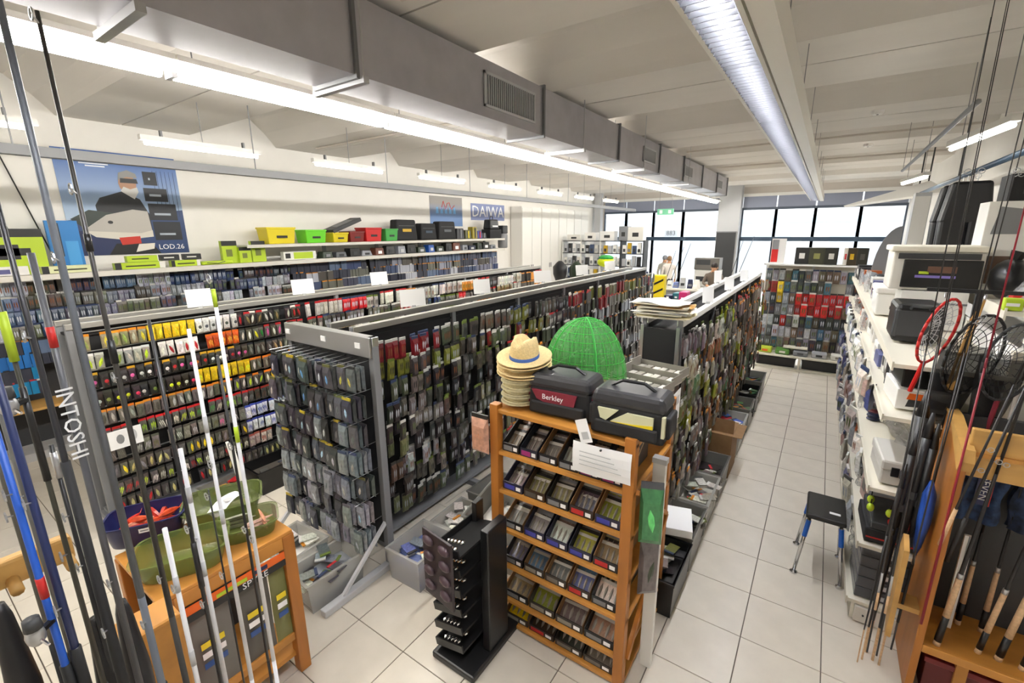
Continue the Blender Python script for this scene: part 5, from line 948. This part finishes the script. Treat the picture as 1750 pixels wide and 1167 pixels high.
RP = thing('clothes_rail', 'dark steel clothes rail fixed below the ceiling on the right', 'rail', (1.3, 0, 3.3)); MB().cyl((0, 5.4, 0), (0, 13.0, 0), .03, n=8).build('pipe', 'frameblue', RP, True); MB().cyl((.1, 5.4, .06), (.1, 13.0, .06), .025, n=8).build('upper_pipe', 'dgrey', RP, True)
for y in (5.6, 8.5, 12.0): MB().cyl((0, y, 0), (0, y, ceil_z(y)-3.3+.004), .012, n=6).build('hanger', 'dgrey', RP)
for i, (y, w_, c) in enumerate([(7.3, .26, '121216'), (7.55, .24, '1a1620'), (7.8, .26, '101014'), (8.05, .24, '1d2028')]):
    t = thing('hanging_wader', 'black waders hanging from the steel rail, %s from the camera' % ORD[i], 'garment', (1.28, y, 3.27), 0, 'black waders on the steel rail'); MB().tube([(0, 0, .0), (0, 0, -.1)], .005, 5).build('hanger', 'silver', t)
    MB().frus(-w_, w_*.7, -.06, .06, -.55, -.1, .75).build('torso', pm(c), t, bevel=.03)
    for s in (-1, 1): MB().frus(s*w_*.45-w_*.36-.03, s*w_*.45+w_*.36-.03, -.05, .05, -.98, -.5, 1.1).build('trouser_leg', pm(c), t, bevel=.03)
t = thing('silver_locker', 'narrow silver locker standing behind the waders', 'locker', (1.0, 8.8, 0)); MB().box(-.08, .1, -.1, .1, 0, 3.15).build('body', 'lgrey', t, bevel=.006); MB().box(-.07, .09, -.106, -.1, .3, 3.1).build('door', 'white', t)
t = thing('round_shield', 'grey half round panel beside the far windows', 'panel', (.86, 8.75, 2.0)); MB().prism([(-.28, 0)]+[(.0-.28*math.cos(a*math.pi/20), .7*math.sin(a*math.pi/20)) for a in range(0, 11)]+[(0, 0)], 'y', -.01, .01).build('panel', 'grey', t); MB().box(-.28, 0, -.02, .02, -.5, 0).build('support', 'cream', t); MB().box(-.1, -.06, -.02, .02, -2.0, -.5).build('post', 'cream', t)
t = thing('parasol_canopy', 'white folded canopy hanging under the ceiling at the right', 'canopy', (1.2, 11.6, 3.3)); MB().add([(-1.05, 0, -.18), (.2, 0, .22), (.5, 0, .02), (.2, .5, .2), (-1.0, .5, -.2), (.5, .5, 0)], [(0, 1, 3, 4), (1, 2, 5, 3), (0, 4, 5, 2), (0, 2, 1), (4, 3, 5)]).build('cloth', 'white', t); MB().cyl((.2, .2, .2), (.2, .2, ceil_z(11.8)-3.3+.004), .012, n=6).build('hanger', 'dgrey', t)
t = thing('dark_cabinet', 'dark cabinet with small objects behind the white partition', 'cabinet', (1.55, 3.95, 0)); MB().box(-.24, .25, -.15, .2, 0, 2.15).build('body', 'dgrey', t, bevel=.006); MB().box(-.22, .22, -.17, -.15, 1.66, 2.1).build('upper_front', 'blackmat', t); MB().box(-.24, .25, -.18, -.15, 1.58, 1.62).build('ledge', 'cream', t); MB().box(-.22, .22, -.155, -.15, .1, 1.55).build('lower_front', 'navy', t)
# ---------------------------------------------------------------- far rack extras
for i, (x, w_, c) in enumerate([(-.30, .22, '20201f'), (-.07, .24, '3a3a2a'), (.15, .2, '26261f'), (.36, .06, 'd9d5cb'), (.45, .14, '3a2f1c'), (.60, .16, '2a2a22')]):
    t = thing('line_carton', '%s carton standing on the far rack, %s from the red and white panel' % (nearest(c), ORD[i]), 'carton', (x-.08, 10.2, 2.035), 0, 'cartons on the far rack'); MB().box(-w_/2, w_/2, -.1, .1, 0, .3).build('body', pm(c), t, bevel=.004); MB().box(-w_*.2, w_*.2, -.104, -.1, .1, .2).build('print', pm(['e6e4de', '8a8a50', 'd0cdc4', 'b9262a', 'c9a21e', '55524c'][i]), t)
t = thing('poster_panel', 'grey and red poster panel standing on the left of the far rack', 'poster', (-.78, 10.2, 2.035)); MB().box(-.12, .12, -.01, .01, 0, .46).build('panel', 'white', t); MB().box(-.11, .0, -.013, -.01, .02, .26).build('red_print', 'red', t); MB().box(-.11, .0, -.013, -.01, .26, .44).build('grey_print', 'grey', t)
for i in range(5):
    t = thing('shop_packet', '%s packet on the bottom shelf of the far rack' % ['lime and orange', 'green', 'grey', 'silver', 'white'][i], 'packet', (-.78+i*.3, 10.12, .295)); MB().box(-.12, .12, -.12, .1, 0, .1).build('body', pm(['b7c83a', '5a8a3a', '8a8d92', 'b4b6ba', 'd9d7d0'][i]), t, bevel=.02); MB().box(-.05, .05, -.123, -.12, .03, .07).build('print', pm(['e0661e', 'd8d4c8', '55585c', '3a3b3d', '8a8478'][i]), t)
for i, (x, c) in enumerate([(-.58, '2c2c2e'), (.2, '33353a')]):
    t = thing('under_shelf_crate', 'dark crate pushed under the far rack, %s' % ['left half', 'right half'][i], 'crate', (x, 10.18, .042)); MB().frus(-.33, .33, -.12, .1, 0, .17, 1.03).build('body', pm(c), t, bevel=.01); MB().box(-.35, .35, -.135, .115, .17, .19).build('rim', pm('1f1f21'), t, bevel=.005)
# ---------------------------------------------------------------- counter zone in the far middle
CT = thing('shop_counter', 'long shop counter crowded with goods in front of the far windows', 'counter', (-2.9, 13.6, 0)); MB().box(-1.6, 1.3, -.3, .3, 0, 1.0).build('body', 'grey', CT, bevel=.01); MB().box(-1.65, 1.35, -.35, .35, 1.0, 1.05).build('worktop', 'offwhite', CT, bevel=.006)
for i in range(16):
    x = -4.45+i*.19; c = random.choice(['20201f', '3a3b3d', '8a8d92', '5f6230', 'e6e4de', '232a4a', 'b4b6ba', '6a7ab0'])
    if 8 < i < 12: continue
    t = thing('counter_item', '%s item standing on the shop counter, %s from its left end' % (nearest(c), ORD[i]), 'goods', (x, 13.55+random.uniform(-.15, .15), 1.052), random.uniform(-.3, .3)); h_ = random.uniform(.15, .42); MB().frus(-.08, .08, -.1, .1, 0, h_, random.uniform(.6, 1)).build('body', pm(c), t, bevel=.01); MB().box(-.05, .05, -.102, -.098, h_*.25, h_*.5).build('print', random.choice(['paper', 'grey', 'dgrey']), t)
for i, (x, l) in enumerate([(-3.9, .25), (-3.75, .32), (-3.6, .35), (-2.2, .3), (-2.05, .4)]):
    rod(x, 13.7, 2.1+.1*i, .012, .006, '1d1d20', 'dark rod slanting up from the counter goods, %s from the left' % ORD[i], 'rods on the counter', z0=1.055, lean=(l, .1), guides=[1.6], handle=[(1.055, 1.3, 'blackmat')])
for i in range(4):
    t = thing('carton_pile', 'carton in the pile behind the clerk, %s from the bottom' % ORD[i], 'carton', (-2.95+random.uniform(-.03, .03), 14.9, i*.5 if i < 3 else 1.5)); MB().box(-.35, .35, -.25, .25, 0, .49 if i < 3 else .35).build('body', pm(['8a7a6a', 'b8b4ac', 'd9d7d0', '6a6660'][i]), t, bevel=.006); MB().box(-.3, .1, -.254, -.25, .15, .3).build('print', 'dgrey', t)
t = thing('column_banner', 'tall dark banner hung on the column by the windows', 'banner', (-3.06, 18.1, 0)); MB().box(-.34, .3, -.01, .01, .7, 2.6).build('cloth', 'dgrey', t); MB().box(-.36, .32, -.02, .02, 2.58, 2.62).build('bar', 'grey', t); MB().box(-.02, .02, -.01, .01, 0, .7).build('pole', 'grey', t)
# yellow bag and blue packs on the end of the middle gondola
t = thing('yellow_bag', 'yellow and black bag hanging at the far end of the middle gondola', 'bag', (-3.3, 11.2, 1.062)); MB().box(-.15, .15, -.1, .1, 0, .55).build('body', 'yellow', t, bevel=.02); 
for q in range(2): MB().prism([(-.1, .08+.22*q), (.12, .2+.22*q), (.12, .25+.22*q), (-.1, .13+.22*q)], 'y', -.103, -.1).build('black_print', 'black', t)
t2 = thing('goods_table', 'low table carrying the yellow bag and clothes beyond the middle gondola', 'table', (-2.9, 11.3, 0)); MB().box(-.75, .75, -.4, .4, 1.02, 1.06).build('tabletop', 'offwhite', t2)
for sx in (-.7, .7):
    for sy in (-.35, .35): MB().box(sx-.025, sx+.025, sy-.025, sy+.025, 0, 1.02).build('leg', 'grey', t2)
for i, c in enumerate(['232a4a', '2f6f78', 'c0286a', '26282c', '3a3b3d', '8a8d92']):
    t = thing('folded_garment', '%s folded garment on the low table beyond the middle gondola' % nearest(c), 'garment', (-3.0+i*.17, 11.1+.1*(i % 2), 1.062), random.uniform(-.2, .2)); MB().box(-.09, .09, -.14, .14, 0, .1+.05*(i % 3)).build('cloth', pm(c), t, bevel=.02); MB().box(-.03, .03, -.143, -.14, .03, .07).build('tag', 'paper', t)
# shelf unit with boxes in the far left
FS = thing('far_bookcase', 'white bookcase of small boxes in front of the far left windows', 'bookcase', (-6.0, 14.4, 0))
for z in (.1, .6, 1.1, 1.55, 1.95, 2.35): MB().box(-1.6, 1.25, -.2, .2, z-.02, z).build('shelf', 'dgrey' if z > 1 else 'white', FS)
for x in (-1.6, -.9, -.2, .5, 1.25): MB().box(x-.02, x+.02, -.2, .2, 0, 2.37).build('upright', 'white' if x < 0 else 'dgrey', FS)
for s_, z in enumerate((1.1, 1.55, 1.95)):
    for i in range(17):
        x = -7.5+i*.162; c = random.choice(['e6e4de', 'd9d7d0', 'b4b6ba', '2a2a2c', '3a4a6a', 'c9a21e', 'efeeea', 'e6e4de'])
        o = carton(x, 14.3, z+.003, .12, .1, random.uniform(.2, .34), c, '%s small box, %s from the left on the %s bookcase shelf' % (nearest(c), ORD[i], ['low', 'middle', 'upper'][s_]), 'small_box', 'box', (), 'small boxes in the far bookcase'); MB().box(-.04, .04, -.052, -.05, .05, .15).build('print', pm(random.choice(['77787a', 'b4b6ba', '3a3b3d'])), o)
for i, (x, w_, h_, c) in enumerate([(-7.2, .5, .2, 'e6e4de'), (-6.6, .4, .26, 'efeeea'), (-6.0, .5, .3, 'f0f0ee'), (-5.45, .3, .45, '8a8d92'), (-5.05, .5, .42, 'e6e4de')]):
    o = carton(x, 14.4, 2.355, .3, w_, h_, c, '%s carton on top of the far bookcase, %s from the left' % (nearest(c), ORD[i]), 'top_carton', 'carton', (), None, R(-90)); MB().box(.15, .153, -w_*.2, w_*.2, h_*.3, h_*.6).build('print', 'dgrey', o)
t = thing('lime_lifebelt', 'lime yellow float hanging in front of the far bookcase', 'float', (-5.05, 12.0, 1.72)); MB().ball((0, 0, .1), .26, .16, .14, 14, 8).build('body', mat('neonlime', 'd6e81c', .4), t, True); MB().ball((0, 0, .22), .22, .14, .08, 12, 6).build('cap', 'green', t, True); MB().cyl((0, 0, -1.72), (0, 0, 0), .02, n=6).build('stand', 'grey', t)
for i, (x, c) in enumerate([(-6.6, '26262a'), (-6.05, '2c3a2a')]):
    t = thing('jacket_stand', ['black jacket on a stand before the far bookcase', 'dark green jacket on a stand before the far bookcase'][i], 'garment', (x, 12.2, 0)); MB().lathe([(.12, 1.2), (.19, 1.4), (.2, 1.62), (.1, 1.75), (.04, 1.8)], 12, 0, (0, 0, 0), 1.2, .7).build('jacket', pm(c), t, True); MB().cyl((0, 0, 0), (0, 0, 1.25), .02, n=6).build('pole', 'grey', t); MB().lathe([(.2, 0), (.2, .02), (.03, .04)], 14).build('base', 'dgrey', t)
t = thing('exit_sign', 'green emergency exit sign hanging near the far windows', 'sign', (-4.85, 16.6, 3.2)); MB().box(-.28, .28, -.02, .02, 0, .2).build('panel', mat('exitgreen', '7fd0a8', .4), t)
for s in (-.15, .15): MB().box(s-.05, s+.05, -.024, -.02, .04, .16).build('pictogram', 'paper', t)
for s in (-.22, .22): MB().cyl((s, 0, .2), (s, 0, ceil_z(16.6)-3.2+.004), .006, n=5).build('hanger', 'grey', t)
t = thing('number_sticker', 'small dark number stuck on the upper far window', 'lettering', (-5.15, YF+.045, 2.56)); text('883', .24, t, (0, 0, 0), (math.pi/2, 0, 0), 'dgrey'); MB().box(-.24, .24, .002, .004, -.12, .12).build('film', 'clear', t)
# ---------------------------------------------------------------- people
def person(loc, rz, joints, label, shirt, trousers_, hair, name='person'):
    """joints: dict name -> (pos, radius); edges below join them into one skin"""
    E_ = [('pelvis', 'waist'), ('waist', 'chest'), ('chest', 'neck'), ('neck', 'head'), ('head', 'crown'), ('chest', 'sl'), ('sl', 'el'), ('el', 'wl'), ('wl', 'hl'), ('chest', 'sr'), ('sr', 'er'), ('er', 'wr'), ('wr', 'hr'), ('pelvis', 'pl'), ('pl', 'kl'), ('kl', 'al'), ('al', 'tl'), ('pelvis', 'pr'), ('pr', 'kr'), ('kr', 'ar'), ('ar', 'tr')]
    ks = list(joints); idx = {k: i for i, k in enumerate(ks)}
    me = bpy.data.meshes.new('body'); me.from_pydata([joints[k][0] for k in ks], [(idx[a], idx[b]) for a, b in E_], [])
    o = bpy.data.objects.new('body', me); COL.objects.link(o)
    o.modifiers.new('skin', 'SKIN'); s = o.modifiers.new('sub', 'SUBSURF'); s.levels = 2; s.render_levels = 2
    for k in ks:
        r_ = joints[k][1]; v = me.skin_vertices[0].data[idx[k]]; v.radius = r_ if isinstance(r_, tuple) else (r_, r_); v.use_root = (k == 'pelvis')
    dg = bpy.context.evaluated_depsgraph_get(); m2 = bpy.data.meshes.new_from_object(o.evaluated_get(dg)); bpy.data.objects.remove(o)
    for m in ('skin', shirt, trousers_, 'black'): m2.materials.append(MT[m] if m in MT else pm(m))
    pz, nz = joints['pelvis'][0][2], joints['neck'][0][2]; hands = [Vector(joints[k][0]) for k in ('wl', 'hl', 'wr', 'hr')]
    for p in m2.polygons:
        c = p.center; p.use_smooth = True
        if c.z > nz: p.material_index = 0
        elif min((c-h).length for h in hands) < .085: p.material_index = 0
        elif c.z > pz-.02: p.material_index = 1
        elif c.z > .09: p.material_index = 2
        else: p.material_index = 3
    t = thing(name, label, 'person', loc, rz); b = bpy.data.objects.new('body', m2); COL.objects.link(b); b.parent = t
    H_ = Vector(joints['head'][0])
    MB().ball(H_+Vector((0, .02, .05)), .088, .105, .10, 14, 10).build('hair', hair, t, True)
    f_ = H_+Vector((0, -.095, 0))
    MB().add([f_+Vector((0, -.02, -.02)), f_+Vector((-.014, .015, -.025)), f_+Vector((.014, .015, -.025)), f_+Vector((0, .012, .025))], [(0, 1, 3), (0, 3, 2), (0, 2, 1)]).build('nose', 'skin', t)
    for s_ in (-1, 1):
        MB().ball(H_+Vector((s_*.03, -.082, .02)), .011, .008, .007, 8, 5).build('eye', 'black', t); MB().ball(H_+Vector((s_*.085, .0, -.005)), .012, .022, .03, 8, 5).build('ear', 'skin', t)
    MB().box(-.022, .022, -.1, -.085, -.055, -.047).build('mouth', pm('9a5a4a'), t).location = H_
    for s_, k in ((-1, 'hl'), (1, 'hr')):
        h = Vector(joints[k][0]); d = (h-Vector(joints['w'+k[1]][0])).normalized(); side = d.orthogonal().normalized(); m_ = MB()
        for q in range(4): a = h+side*(.012*(q-1.5)*1.4); m_.cyl(a, a+d*(.05+.008*(q in (1, 2))), .008, .007, 6); m_.cyl(a+d*.05, a+d*.075+Vector((0, 0, -.012)), .007, .005, 6)
        m_.cyl(h-d*.02, h+side*.045*s_+d*.02, .009, .007, 6); m_.build('fingers', 'skin', t, True)
    return t
def pose(arms, lean=0):
    J = {'pelvis': ((0, 0, .95), (.15, .11)), 'waist': ((0, -.01-lean*.3, 1.1), (.14, .1)), 'chest': ((0, -.02-lean, 1.36), (.165, .11)), 'neck': ((0, -.03-lean*1.5, 1.5), .055), 'head': ((0, -.05-lean*1.8, 1.62), (.082, .1)), 'crown': ((0, -.03-lean*1.8, 1.70), (.07, .085)),
         'pl': ((-.09, 0, .88), .09), 'kl': ((-.1, -.02, .5), .065), 'al': ((-.1, .02, .09), .045), 'tl': ((-.1, -.14, .05), .04), 'pr': ((.09, 0, .88), .09), 'kr': ((.1, -.02, .5), .065), 'ar': ((.1, .02, .09), .045), 'tr': ((.1, -.14, .05), .04)}
    for s, k in ((-1, 'l'), (1, 'r')):
        for n_, r_ in (('s', .06), ('e', .045), ('w', .032), ('h', .034)):
            x, y, z = arms[n_]; J[n_+k] = ((s*x, y-(lean if n_ == 's' else 0), z), r_)
    return J
work = dict(s=(.19, -.02, 1.40), e=(.26, -.16, 1.18), w=(.12, -.38, 1.12), h=(.08, -.46, 1.11))
rest_ = dict(s=(.19, 0, 1.40), e=(.25, .02, 1.12), w=(.24, -.05, .86), h=(.24, -.08, .78))
person((-2.62, 14.12, 0), R(10), pose(work, .06), 'clerk with dark hair and brownish top bent over the counter', 'shirt', 'trousers', 'hair')
person((-4.72, 17.1, 0), R(-150), pose(rest_), 'customer in a pale top standing by the far windows', pm('dcd4cc') and 'dcd4cc', 'trousers', 'hairlight')
person((-5.0, 17.4, 0), R(160), pose(rest_), 'grey haired customer standing left of the one in a pale top', pm('c4c0b4') and 'c4c0b4', 'trousers', 'grey')
